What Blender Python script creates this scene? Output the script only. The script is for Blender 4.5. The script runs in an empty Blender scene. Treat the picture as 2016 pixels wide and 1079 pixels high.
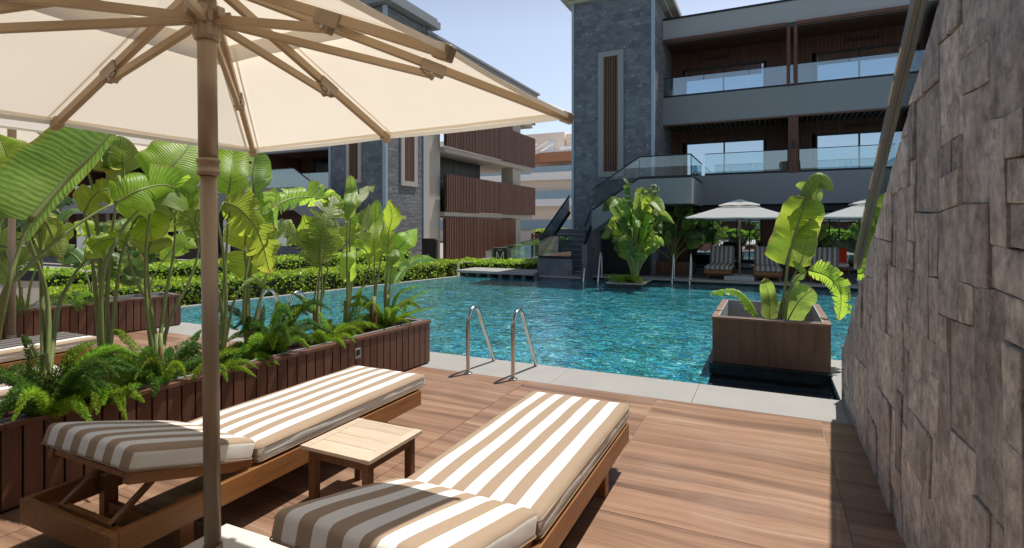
import bpy, bmesh, math, random
from mathutils import Vector, Matrix, noise
random.seed(11)
sc = bpy.context.scene
COL = sc.collection
PI = math.pi
V = Vector

# ------------------------------------------------------------------ materials
class NG:
    def __init__(s, name):
        s.m = bpy.data.materials.new(name); s.m.use_nodes = True
        s.t = s.m.node_tree; s.t.nodes.clear()
        s.out = s.t.nodes.new('ShaderNodeOutputMaterial')
    def n(s, typ, props=None, **inp):
        nd = s.t.nodes.new('ShaderNode' + typ)
        for k, v in (props or {}).items(): setattr(nd, k, v)
        for k, v in inp.items():
            key = int(k[1:]) if k[0] == '_' and k[1:].isdigit() else k.replace('_', ' ')
            sk = nd.inputs[key]
            if isinstance(v, bpy.types.NodeSocket): s.t.links.new(v, sk)
            elif isinstance(v, tuple) and len(v) == 3 and sk.type == 'RGBA': sk.default_value = (*v, 1)
            else: sk.default_value = v
        return nd
    def coord(s, kind='Object'): return s.n('TexCoord').outputs[kind]
    def mapping(s, vec, scale=(1, 1, 1), loc=(0, 0, 0), rot=(0, 0, 0)):
        return s.n('Mapping', Vector=vec, Scale=scale, Location=loc, Rotation=rot).outputs[0]
    def noise(s, vec, scale=5, detail=4, rough=.55, dist=0):
        return s.n('TexNoise', Vector=vec, Scale=scale, Detail=detail, Roughness=rough, Distortion=dist).outputs[0]
    def ramp(s, fac, stops):
        nd = s.n('ValToRGB', Fac=fac); cr = nd.color_ramp
        while len(cr.elements) < len(stops): cr.elements.new(.5)
        for e, (p, c) in zip(cr.elements, stops):
            e.position = p; e.color = (*c, 1) if len(c) == 3 else c
        return nd.outputs[0]
    def mix(s, f, a, b, blend='MIX'):
        nd = s.n('MixRGB', {'blend_type': blend}, Fac=f, Color1=a, Color2=b); return nd.outputs[0]
    def math(s, op, a, b=0.0, c=0.0):
        nd = s.n('Math', {'operation': op}); 
        for i, v in enumerate((a, b, c)):
            if isinstance(v, bpy.types.NodeSocket): s.t.links.new(v, nd.inputs[i])
            else: nd.inputs[i].default_value = v
        return nd.outputs[0]
    def bump(s, h, strength=.3, dist=.01, normal=None):
        kw = dict(Height=h, Strength=strength, Distance=dist)
        if normal is not None: kw['Normal'] = normal
        return s.n('Bump', **kw).outputs[0]
    def pbr(s, color, rough=.6, metal=0, normal=None, spec=.5, **kw):
        a = dict(Base_Color=color, Roughness=rough, Metallic=metal); a.update(kw)
        a['Specular_IOR_Level'] = spec
        if normal is not None: a['Normal'] = normal
        return s.n('BsdfPrincipled', **a).outputs[0]
    def done(s, sh): s.t.links.new(sh, s.out.inputs[0]); return s.m

M = {}
def simple(name, c, rough=.6, metal=0, nscale=6, var=.18, bump=.15, bdist=.004, spec=.5):
    g = NG(name); co = g.coord()
    f = g.noise(co, nscale, 6, .6)
    dark = tuple(x * (1 - var) for x in c); lite = tuple(min(1, x * (1 + var)) for x in c)
    col = g.mix(f, dark, lite)
    M[name] = g.done(g.pbr(col, rough, metal, g.bump(g.noise(co, nscale * 12, 4), bump, bdist), spec))
    return M[name]

def wood(name, c1, c2, axis='x', scale=1.0, rough=.5, stretch=14, island=True, var=.5, spec=.4):
    g = NG(name); co = g.coord()
    if island:
        r = g.n('NewGeometry').outputs['Random Per Island']
        off = g.n('CombineXYZ', X=g.math('MULTIPLY', r, 37.0), Y=g.math('MULTIPLY', r, 13.0), Z=g.math('MULTIPLY', r, 7.0)).outputs[0]
        co = g.n('VectorMath', {'operation': 'ADD'}, _0=co, _1=off).outputs[0]
    s = {'x': (1, stretch, stretch), 'y': (stretch, 1, stretch), 'z': (stretch, stretch, 1)}[axis]
    mp = g.mapping(co, tuple(v * scale for v in s))
    f1 = g.noise(mp, 1.6, 8, .65, .6); f2 = g.noise(mp, 7, 5, .6)
    f3 = g.noise(co, 2.2, 2, .5)
    col = g.ramp(f1, [(.3, c1), (.7, c2)])
    col = g.mix(.35, col, g.mix(f2, tuple(x * .55 for x in c1), tuple(min(1, x * 1.25) for x in c2)))
    if island:
        k = g.math('ADD', g.math('MULTIPLY', r, var), 1 - var / 2)
        col = g.mix(1.0, col, g.n('CombineColor', Red=k, Green=k, Blue=k).outputs[0], 'MULTIPLY')
    col = g.mix(g.math('MULTIPLY', f3, .3), col, tuple(x * .6 for x in c1))
    rg = g.math('ADD', g.math('MULTIPLY', f2, .25), rough - .12)
    M[name] = g.done(g.pbr(col, rg, 0, g.bump(f2, .25, .003), spec))
    return M[name]

# deck tiles: wood-look porcelain, grain along x, tone changes tile by tile
def deck_mat():
    g = NG('deck_tile'); co = g.coord()
    r = g.n('NewGeometry').outputs['Random Per Island']
    off = g.n('CombineXYZ', X=g.math('MULTIPLY', r, 41.0), Y=g.math('MULTIPLY', r, 17.0)).outputs[0]
    c2 = g.n('VectorMath', {'operation': 'ADD'}, _0=co, _1=off).outputs[0]
    warp = g.noise(g.mapping(c2, (.8, 1.6, 1)), 1.2, 2, .5)
    yv = g.n('CombineXYZ', Y=g.math('MULTIPLY', warp, .16)).outputs[0]
    c3 = g.n('VectorMath', {'operation': 'ADD'}, _0=c2, _1=yv).outputs[0]
    f1 = g.noise(g.mapping(c3, (.16, 5, 1)), 1.5, 8, .62, .15)
    f2 = g.noise(g.mapping(c3, (1.1, 70, 1)), 1.6, 8, .75)
    f4 = g.noise(g.mapping(c3, (.22, 20, 1)), 1.3, 7, .65, .1)
    blot = g.noise(co, 1.1, 3, .6)
    col = g.ramp(f1, [(.28, (.15, .09, .066)), (.42, (.27, .163, .115)), (.53, (.365, .222, .152)), (.66, (.46, .31, .23)), (.8, (.34, .235, .18))])
    streak = g.ramp(f4, [(.33, (.42, .4, .41)), (.43, (.86, .84, .84)), (.6, (1, 1, 1))])
    col = g.mix(.65, col, streak, 'MULTIPLY')
    fine = g.ramp(f2, [(.32, (.6, .57, .56)), (.6, (1.16, 1.14, 1.12))])
    col = g.mix(.8, col, fine, 'MULTIPLY')
    k = g.math('ADD', g.math('MULTIPLY', r, .3), .83)
    col = g.mix(1.0, col, g.n('CombineColor', Red=k, Green=k, Blue=k).outputs[0], 'MULTIPLY')
    col = g.mix(g.math('MULTIPLY', g.ramp(blot, [(.5, (0, 0, 0)), (.75, (1, 1, 1))]), .22), col, (.46, .4, .35))
    col = g.mix(1.0, col, (1.0, .985, .91), 'MULTIPLY')
    rg = g.math('ADD', g.math('MULTIPLY', blot, .22), .3)
    M['deck_tile'] = g.done(g.pbr(col, rg, 0, g.bump(f2, .12, .002), .4))
deck_mat()

wood('plank_brown', (.095, .04, .023), (.18, .08, .047), 'z', 1.0, .55, 10, True, .5)
wood('cap_brown', (.12, .05, .032), (.21, .1, .065), 'y', 1.2, .45, 12, True, .35)
wood('teak', (.2, .075, .024), (.44, .2, .065), 'y', 1.4, .42, 16, True, .3)
wood('teak_pale', (.55, .41, .28), (.78, .64, .5), 'x', 1.4, .5, 14, True, .25)
wood('teak_dark', (.12, .05, .022), (.24, .11, .045), 'z', 1.4, .5, 12, True, .3)
wood('box_wood', (.09, .05, .032), (.25, .145, .09), 'z', .7, .4, 7, False)
wood('box_cap', (.22, .13, .09), (.36, .24, .17), 'x', .9, .5, 8, True, .2)
wood('facade_slat', (.095, .04, .024), (.19, .082, .048), 'z', .5, .5, 8, True, .35)
wood('facade_dark', (.09, .04, .028), (.16, .075, .055), 'z', .5, .55, 8, True, .3)
simple('pole_bronze', (.31, .235, .165), .38, .25, 3, .1, .05)
simple('rib_bronze', (.44, .325, .2), .42, .15, 3, .1, .05)
simple('coping', (.36, .35, .325), .55, 0, 2.5, .12, .2)
simple('coping_dark', (.1, .11, .12), .5, 0, 3, .2, .2)
simple('grout', (.42, .33, .25), .8)
simple('white_slab', (.74, .7, .62), .6, 0, 3, .06, .1)
simple('bark', (.12, .035, .02), .9, 0, 30, .6, .8, .02)
simple('liner', (.36, .38, .38), .5, 0, 3, .15)
simple('plaster_grey', (.25, .265, .28), .75, 0, 1.5, .07, .12)
simple('plaster_warm', (.47, .43, .37), .8, 0, 1.2, .1, .2)
simple('plaster_lilac', (.4, .39, .41), .8, 0, 1.0, .06, .1)
simple('trim_blue', (.36, .44, .52), .6, 0, 1.0, .06, .05)
simple('frame_grey', (.27, .29, .29), .6, 0, 1.0, .06, .05)
simple('black_metal', (.015, .017, .02), .4, .3, 3, .2, .05)
simple('bronze_dark', (.05, .043, .035), .4, .4, 4, .15, .05)
simple('rail_metal', (.23, .225, .19), .38, .55, 4, .12, .08)
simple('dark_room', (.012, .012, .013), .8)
simple('band_blue', (.33, .46, .54), .3)
simple('hotel_beige', (.95, .8, .67), .85, 0, .3, .05, .05)
simple('hotel_white', (.97, .95, .92), .8, 0, .3, .03, .05)
simple('hotel_brown', (.5, .22, .11), .7, 0, .3, .1, .05)
simple('white_paint', (.8, .8, .8), .5, 0, 2, .03, .02)
simple('red_cushion', (.7, .04, .01), .8, 0, 8, .1)
simple('ground', (.33, .3, .26), .85, 0, .8, .15)
simple('stone_tread', (.11, .12, .14), .6, 0, 2, .2)
simple('stem_dry', (.2, .075, .03), .8, 0, 20, .5, .4, .006)
simple('lamp_glow', (.8, .75, .6), .5)

def chrome():
    g = NG('chrome'); f = g.noise(g.mapping(g.coord(), (1, 1, 4)), 9, 5, .6)
    M['chrome'] = g.done(g.pbr(g.mix(f, (.5, .49, .47), (.68, .66, .63)), g.math('ADD', g.math('MULTIPLY', f, .22), .1), 1))
chrome()

# striped cushion cover; stripes run along local y, eleven across the width
def stripes(name, tan, white, width=.72, n=11):
    g = NG(name); co = g.coord()
    x = g.n('SeparateXYZ', Vector=co).outputs[0]
    k = g.math('FLOOR', g.math('MULTIPLY', g.math('ADD', x, width / 2), n / width))
    par = g.math('MODULO', g.math('ADD', k, 20.0), 2.0)
    weave = g.noise(co, 350, 2, .5); big = g.noise(co, 5, 4, .6)
    fac = g.math('SUBTRACT', 1.0, g.math('ABSOLUTE', g.math('SUBTRACT', par, 0.0)))
    col = g.mix(fac, white, tan)
    col = g.mix(g.math('MULTIPLY', weave, .18), col, (.25, .2, .15))
    nm = g.bump(weave, .2, .001, g.bump(big, .35, .02))
    M[name] = g.done(g.pbr(col, .85, 0, nm, .2))
stripes('stripe_tan', (.4, .295, .205), (.86, .84, .79))
def fabric(name, c, tr=0):
    g = NG(name); co = g.coord(); w = g.noise(co, 300, 2, .5); b = g.noise(co, 2.5, 5, .6)
    col = g.mix(b, tuple(x * .93 for x in c), c)
    nm = g.bump(w, .15, .001, g.bump(b, .25, .03))
    if tr:
        d = g.n('BsdfDiffuse', Color=col, Roughness=.8, Normal=nm).outputs[0]
        t = g.n('BsdfTranslucent', Color=g.mix(1.0, col, (1, .955, .87), 'MULTIPLY')).outputs[0]
        M[name] = g.done(g.n('MixShader', _0=tr, _1=d, _2=t).outputs[0])
    else: M[name] = g.done(g.pbr(col, .85, 0, nm, .2))
fabric('canvas', (.94, .9, .82), .48)
fabric('canvas_far', (1.0, .98, .94), .3)
fabric('side_cream', (.82, .79, .72)); fabric('piping_tan', (.3, .21, .13)); fabric('zip_grey', (.2, .17, .13))

def glass(name, tint=(.82, .9, .92), refl=.06, boost=.55):
    g = NG(name)
    fr = g.n('Fresnel', IOR=1.5).outputs[0]
    fac = g.math('MINIMUM', g.math('ADD', g.math('MULTIPLY', fr, 1.0 + boost), refl), .95)
    t = g.n('BsdfTransparent', Color=tint).outputs[0]
    s = g.n('BsdfGlossy', Color=(.9, .97, 1.0), Roughness=.01).outputs[0]
    M[name] = g.done(g.n('MixShader', _0=fac, _1=t, _2=s).outputs[0])
glass('rail_glass', (.7, .82, .86), .12, 1.0)
glass('near_glass', (.86, .92, .93), .03, .6)
glass('door_glass', (.3, .33, .34), .42, 1.2)
def window_glass():
    g = NG('window_glass'); co = g.coord()
    nm = g.bump(g.noise(co, .9, 2, .5), .08, .05)
    s = g.n('BsdfGlossy', Color=(.62, .74, .86), Roughness=.01, Normal=nm).outputs[0]
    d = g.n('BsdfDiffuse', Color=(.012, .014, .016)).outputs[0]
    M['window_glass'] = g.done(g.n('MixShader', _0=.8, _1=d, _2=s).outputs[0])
window_glass()

# small stone cladding tiles
def cladding(name, tones, bw=.24, bh=.15, mortar=.003, specks=True, rough=.65, bump=.5):
    g = NG(name); co = g.coord(); sp = g.n('SeparateXYZ', Vector=co)
    u = g.math('ADD', sp.outputs[0], sp.outputs[1])
    vec = g.n('CombineXYZ', X=u, Y=sp.outputs[2]).outputs[0]
    def brick(w, h, off, s):
        b = g.n('TexBrick', {'offset': off, 'squash': 1.0}, Vector=g.mapping(vec, (1, 1, 1), (s, s * .7, 0)), Color1=(0, 0, 0), Color2=(1, 1, 1), Mortar=(.5, .5, .5), Scale=1.0)
        b.inputs['Mortar Size'].default_value = mortar; b.inputs['Brick Width'].default_value = w; b.inputs['Row Height'].default_value = h; b.inputs['Bias'].default_value = 0
        return b
    b1 = brick(bw, bh, .5, 0); b2 = brick(bw * 1.9, bh * 2, .37, 3.1)
    tone = g.mix(.45, b1.outputs[0], b2.outputs[0])
    tone = g.mix(.45, tone, g.noise(co, 5, 8, .7))
    col = g.ramp(tone, [(.1, tones[0]), (.5, tones[1]), (.9, tones[2])])
    col = g.mix(g.math('MULTIPLY', b1.outputs[1], .6), col, tuple(x * .6 for x in tones[0]))
    if specks:
        vo = g.n('TexVoronoi', Vector=g.mapping(vec, (2.4, 2.0, 1)), Scale=1.0, Randomness=.85)
        dx = g.n('VectorMath', {'operation': 'SUBTRACT'}, _0=g.mapping(vec, (2.4, 2.0, 1)), _1=vo.outputs['Position']).outputs[0]
        ds = g.n('SeparateXYZ', Vector=dx)
        pick = g.n('SeparateXYZ', Vector=vo.outputs['Color'])
        ax = g.math('GREATER_THAN', pick.outputs[0], .5); w_ = g.math('ADD', .022, g.math('MULTIPLY', ax, .05)); h_ = g.math('SUBTRACT', .075, g.math('MULTIPLY', ax, .055))
        sx = g.math('LESS_THAN', g.math('ABSOLUTE', ds.outputs[0]), w_); sy = g.math('LESS_THAN', g.math('ABSOLUTE', ds.outputs[1]), h_)
        on = g.math('LESS_THAN', pick.outputs[1], .62)
        col = g.mix(g.math('MULTIPLY', g.math('MULTIPLY', g.math('MULTIPLY', sx, sy), on), .6), col, (.6, .68, .75))
    h = g.math('ADD', g.math('MULTIPLY', tone, 1.0), g.math('MULTIPLY', g.noise(co, 40, 4, .6), .5))
    M[name] = g.done(g.pbr(col, rough, 0, g.bump(h, bump, .02), .4))
cladding('tower_stone', [(.075, .083, .104), (.15, .165, .195), (.235, .255, .29)], .19, .12)
cladding('tower_rough', [(.1, .1, .11), (.19, .19, .2), (.33, .33, .34)], .3, .06, .006, True, .8, 1.0)
cladding('plinth_stone', [(.08, .09, .105), (.14, .15, .175), (.22, .23, .26)], .3, .22, .004, False)
cladding('pool_tile', [(.012, .02, .025), (.018, .035, .04), (.03, .06, .065)], .3, .14, .004, False, .2, .1)

def big_stone():
    g = NG('wall_stone'); co = g.coord(); r = g.n('NewGeometry').outputs['Random Per Island']
    off = g.n('CombineXYZ', X=g.math('MULTIPLY', r, 9.0), Y=g.math('MULTIPLY', r, 31.0), Z=g.math('MULTIPLY', r, 17.0)).outputs[0]
    c2 = g.n('VectorMath', {'operation': 'ADD'}, _0=co, _1=off).outputs[0]
    a = g.noise(g.mapping(c2, (1, 2.2, 1)), 3.0, 8, .65, .5)
    b = g.noise(c2, 14, 8, .7, .2)
    st = g.noise(g.mapping(c2, (1, 9, 1)), 2.2, 5, .6, .8)
    col = g.ramp(a, [(.25, (.22, .195, .178)), (.45, (.39, .352, .328)), (.6, (.49, .45, .42)), (.78, (.64, .595, .555))])
    col = g.mix(.7, col, g.ramp(b, [(.34, (.38, .35, .33)), (.5, (1, 1, 1)), (.64, (1.55, 1.52, 1.48))]), 'MULTIPLY')
    warm = g.ramp(st, [(.52, (0, 0, 0)), (.75, (1, 1, 1))])
    col = g.mix(g.math('MULTIPLY', warm, .45), col, (.26, .17, .11))
    scr = g.n('TexVoronoi', {'feature': 'DISTANCE_TO_EDGE'}, Vector=g.mapping(g.n('VectorMath', {'operation': 'ADD'}, _0=c2, _1=g.n('CombineXYZ', Y=g.math('MULTIPLY', b, .3), Z=g.math('MULTIPLY', a, .3)).outputs[0]).outputs[0], (1, 1, .5)), Scale=1.7).outputs[0]
    crack = g.ramp(scr, [(.0, (1, 1, 1)), (.006, (0, 0, 0))])
    col = g.mix(g.math('MULTIPLY', crack, .45), col, (.04, .035, .03))
    speck = g.ramp(g.noise(c2, 60, 3, .6), [(.68, (0, 0, 0)), (.76, (1, 1, 1))])
    col = g.mix(g.math('MULTIPLY', speck, .35), col, (.5, .48, .45))
    k = g.math('ADD', g.math('MULTIPLY', r, .55), .74)
    col = g.mix(1.0, col, g.n('CombineColor', Red=k, Green=k, Blue=g.math('ADD', g.math('MULTIPLY', k, .9), .1)).outputs[0], 'MULTIPLY')
    h = g.math('ADD', g.math('MULTIPLY', a, 1.0), g.math('MULTIPLY', b, .5))
    h = g.math('SUBTRACT', h, g.math('MULTIPLY', crack, .3))
    nm = g.bump(g.noise(c2, 120, 6, .75), .6, .003, g.bump(g.noise(c2, 28, 8, .75), .6, .012, g.bump(h, .5, .02)))
    M['wall_stone'] = g.done(g.pbr(col, .72, 0, nm, .35))
big_stone()
simple('joint_dark', (.03, .024, .02), .95)

# pool water: opaque teal mosaic colour with glints and caustics painted in, under a reflective rippled surface
def water():
    g = NG('pool_water'); co = g.coord()
    w1 = g.n('TexNoise', Vector=g.mapping(co, (1, 1.2, 1)), Scale=5.5, Detail=3, Roughness=.55)
    w2 = g.n('TexNoise', Vector=co, Scale=17, Detail=2, Roughness=.5)
    d = g.n('VectorMath', {'operation': 'SCALE'}, _0=g.n('VectorMath', {'operation': 'SUBTRACT'}, _0=w1.outputs[1], _1=(.5, .5, .5)).outputs[0]); d.inputs['Scale'].default_value = .55
    d2 = g.n('VectorMath', {'operation': 'SCALE'}, _0=g.n('VectorMath', {'operation': 'SUBTRACT'}, _0=w2.outputs[1], _1=(.5, .5, .5)).outputs[0]); d2.inputs['Scale'].default_value = .14
    c2 = g.n('VectorMath', {'operation': 'ADD'}, _0=g.n('VectorMath', {'operation': 'ADD'}, _0=co, _1=d.outputs[0]).outputs[0], _1=d2.outputs[0]).outputs[0]
    cell = g.n('TexVoronoi', {'distance': 'CHEBYCHEV'}, Vector=g.mapping(c2, (.62, 1.15, 1)), Scale=27.0, Randomness=.8).outputs['Color']
    cv = g.n('SeparateXYZ', Vector=cell).outputs[0]
    cell2 = g.n('TexVoronoi', Vector=g.mapping(c2, (.7, 1.3, 1), (5, 3, 0)), Scale=12.0, Randomness=1).outputs['Color']
    cv2 = g.n('SeparateXYZ', Vector=cell2).outputs[1]
    tone = g.math('ADD', g.math('MULTIPLY', cv, .52), g.math('MULTIPLY', cv2, .30))
    big = g.noise(co, .55, 3, .6)
    mid = g.noise(c2, 2.6, 3, .6)
    tone = g.math('ADD', tone, g.math('MULTIPLY', g.math('SUBTRACT', big, .5), .25))
    tone = g.math('ADD', tone, g.math('MULTIPLY', g.math('SUBTRACT', mid, .5), .5))
    col = g.ramp(tone, [(.08, (.0, .025, .035)), (.26, (.004, .085, .11)), (.42, (.01, .19, .24)), (.55, (.02, .32, .40)), (.68, (.06, .49, .57)), (.8, (.45, .9, .92))])  # palest stop paints bright ripple glints into the diffuse colour
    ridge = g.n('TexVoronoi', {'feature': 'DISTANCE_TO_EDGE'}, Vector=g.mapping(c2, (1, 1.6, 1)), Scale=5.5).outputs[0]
    caus = g.ramp(ridge, [(0, (1, 1, 1)), (.05, (0, 0, 0))])  # bright caustic lines, painted into the diffuse colour below
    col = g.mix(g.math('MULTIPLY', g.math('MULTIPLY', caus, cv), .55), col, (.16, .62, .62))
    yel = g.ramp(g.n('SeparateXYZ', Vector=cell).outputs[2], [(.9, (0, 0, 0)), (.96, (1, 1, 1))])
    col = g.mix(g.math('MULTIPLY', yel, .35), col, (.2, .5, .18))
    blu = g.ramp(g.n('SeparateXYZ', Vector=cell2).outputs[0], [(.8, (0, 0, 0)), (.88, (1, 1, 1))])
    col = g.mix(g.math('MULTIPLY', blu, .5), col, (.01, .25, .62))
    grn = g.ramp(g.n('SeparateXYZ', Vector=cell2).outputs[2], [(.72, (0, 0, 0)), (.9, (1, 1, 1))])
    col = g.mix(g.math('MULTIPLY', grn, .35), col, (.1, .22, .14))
    h = g.math('ADD', w1.outputs[0], g.math('MULTIPLY', w2.outputs[0], .45))
    h = g.math('ADD', h, g.math('MULTIPLY', g.noise(co, 1.6, 2, .5), 1.4))
    nm = g.bump(h, .55, .035)
    dif = g.n('BsdfDiffuse', Color=col).outputs[0]
    gl = g.n('BsdfGlossy', Color=(1, 1, 1), Roughness=.03, Normal=nm).outputs[0]
    fr = g.n('Fresnel', IOR=1.33, Normal=nm).outputs[0]
    M['pool_water'] = g.done(g.n('MixShader', _0=g.math('MINIMUM', g.math('MULTIPLY', fr, 1.35), .95), _1=dif, _2=gl).outputs[0])
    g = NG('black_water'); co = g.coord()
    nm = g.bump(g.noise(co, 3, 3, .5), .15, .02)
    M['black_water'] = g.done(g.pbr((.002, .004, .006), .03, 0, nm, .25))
water()

# leaves: UV x along the midrib, UV y from midrib (0) to edge (1)
def leaf_mat(name, c1, c2, tr=.45, edge=(.35, .38, .03)):
    g = NG(name); uv = g.n('TexCoord').outputs['UV']; co = g.coord()
    sp = g.n('SeparateXYZ', Vector=uv); u, v = sp.outputs[0], sp.outputs[1]
    rnd = g.n('ObjectInfo').outputs['Random']
    arg = g.math('ADD', g.math('MULTIPLY', u, 160.0), g.math('MULTIPLY', v, -16.0))
    arg = g.math('ADD', arg, g.math('MULTIPLY', g.noise(co, 9, 3, .6), 9.0))
    vein = g.math('ADD', g.math('MULTIPLY', g.math('SINE', arg), .5), .5)
    big = g.noise(g.n('VectorMath', {'operation': 'ADD'}, _0=co, _1=g.n('CombineXYZ', X=g.math('MULTIPLY', rnd, 20.0)).outputs[0]).outputs[0], 4.5, 4, .6)
    vec = g.n('CombineXYZ', X=g.math('ADD', g.math('MULTIPLY', u, 30.0), g.math('MULTIPLY', v, -3.0)), Y=g.math('MULTIPLY', v, .6), Z=g.math('MULTIPLY', rnd, 30.0)).outputs[0]
    bands = g.noise(vec, 1.2, 4, .7)
    col = g.mix(g.ramp(g.math('MULTIPLY', g.math('ADD', big, bands), .5), [(.36, (0, 0, 0)), (.64, (1, 1, 1))]), tuple(x * .8 for x in c1), tuple(x * 1.1 for x in c2))
    col = g.mix(g.math('MULTIPLY', vein, .24), col, tuple(min(1, x * 2.2) for x in c2))
    hue = g.n('HueSaturation', Hue=g.math('ADD', .485, g.math('MULTIPLY', rnd, .03)), Saturation=1.0, Value=g.math('ADD', .8, g.math('MULTIPLY', rnd, .4)), Color=col).outputs[0]
    e = g.ramp(v, [(.9, (0, 0, 0)), (1.0, (1, 1, 1))])
    col = g.mix(g.math('MULTIPLY', e, g.ramp(big, [(.45, (.1, .1, .1)), (.65, (1, 1, 1))])), hue, edge)
    dry = g.math('MULTIPLY', g.ramp(v, [(.82, (0, 0, 0)), (1.0, (1, 1, 1))]), g.ramp(g.noise(g.n('VectorMath', {'operation': 'ADD'}, _0=co, _1=g.n('CombineXYZ', Y=g.math('MULTIPLY', rnd, 50.0)).outputs[0]).outputs[0], 9, 5, .7), [(.5, (0, 0, 0)), (.6, (1, 1, 1))]))
    dry = g.math('MAXIMUM', dry, g.math('MULTIPLY', g.ramp(u, [(.93, (0, 0, 0)), (1.0, (1, 1, 1))]), .8)) if name.startswith('leaf') else g.math('MULTIPLY', dry, .0)
    col = g.mix(g.math('MULTIPLY', dry, .8), col, (.3, .17, .06))
    rib = g.ramp(v, [(0, (1, 1, 1)), (.09, (0, 0, 0))])
    col = g.mix(g.math('MULTIPLY', rib, .5), col, (.25, .36, .08))
    nm = g.bump(g.math('ADD', vein, g.math('MULTIPLY', bands, 2.0)), .35, .004)
    d = g.pbr(col, g.math('ADD', .28, g.math('MULTIPLY', bands, .3)), 0, nm, .6)
    tc = g.n('HueSaturation', Hue=.49, Saturation=.97, Value=2.6, Color=col).outputs[0]
    t = g.n('BsdfTranslucent', Color=tc, Normal=nm).outputs[0]
    M[name] = g.done(g.n('MixShader', _0=tr, _1=d, _2=t).outputs[0])
leaf_mat('leaf', (.075, .15, .022), (.19, .28, .045))
leaf_mat('leaf_yellow', (.12, .22, .015), (.24, .345, .025), .5, (.42, .3, .08))
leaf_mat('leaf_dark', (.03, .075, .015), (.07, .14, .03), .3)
leaf_mat('fern_leaf', (.10, .19, .012), (.19, .30, .02), .4, (.2, .3, .02))
leaf_mat('fern_dark', (.035, .09, .012), (.085, .17, .025), .35, (.1, .2, .02))
leaf_mat('hedge_leaf', (.1, .2, .015), (.3, .46, .03), .35, (.2, .3, .02))
simple('stem_green', (.2, .24, .075), .45, 0, 5, .3, .2, .003)
simple('hedge_core', (.012, .022, .006), .9)

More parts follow.
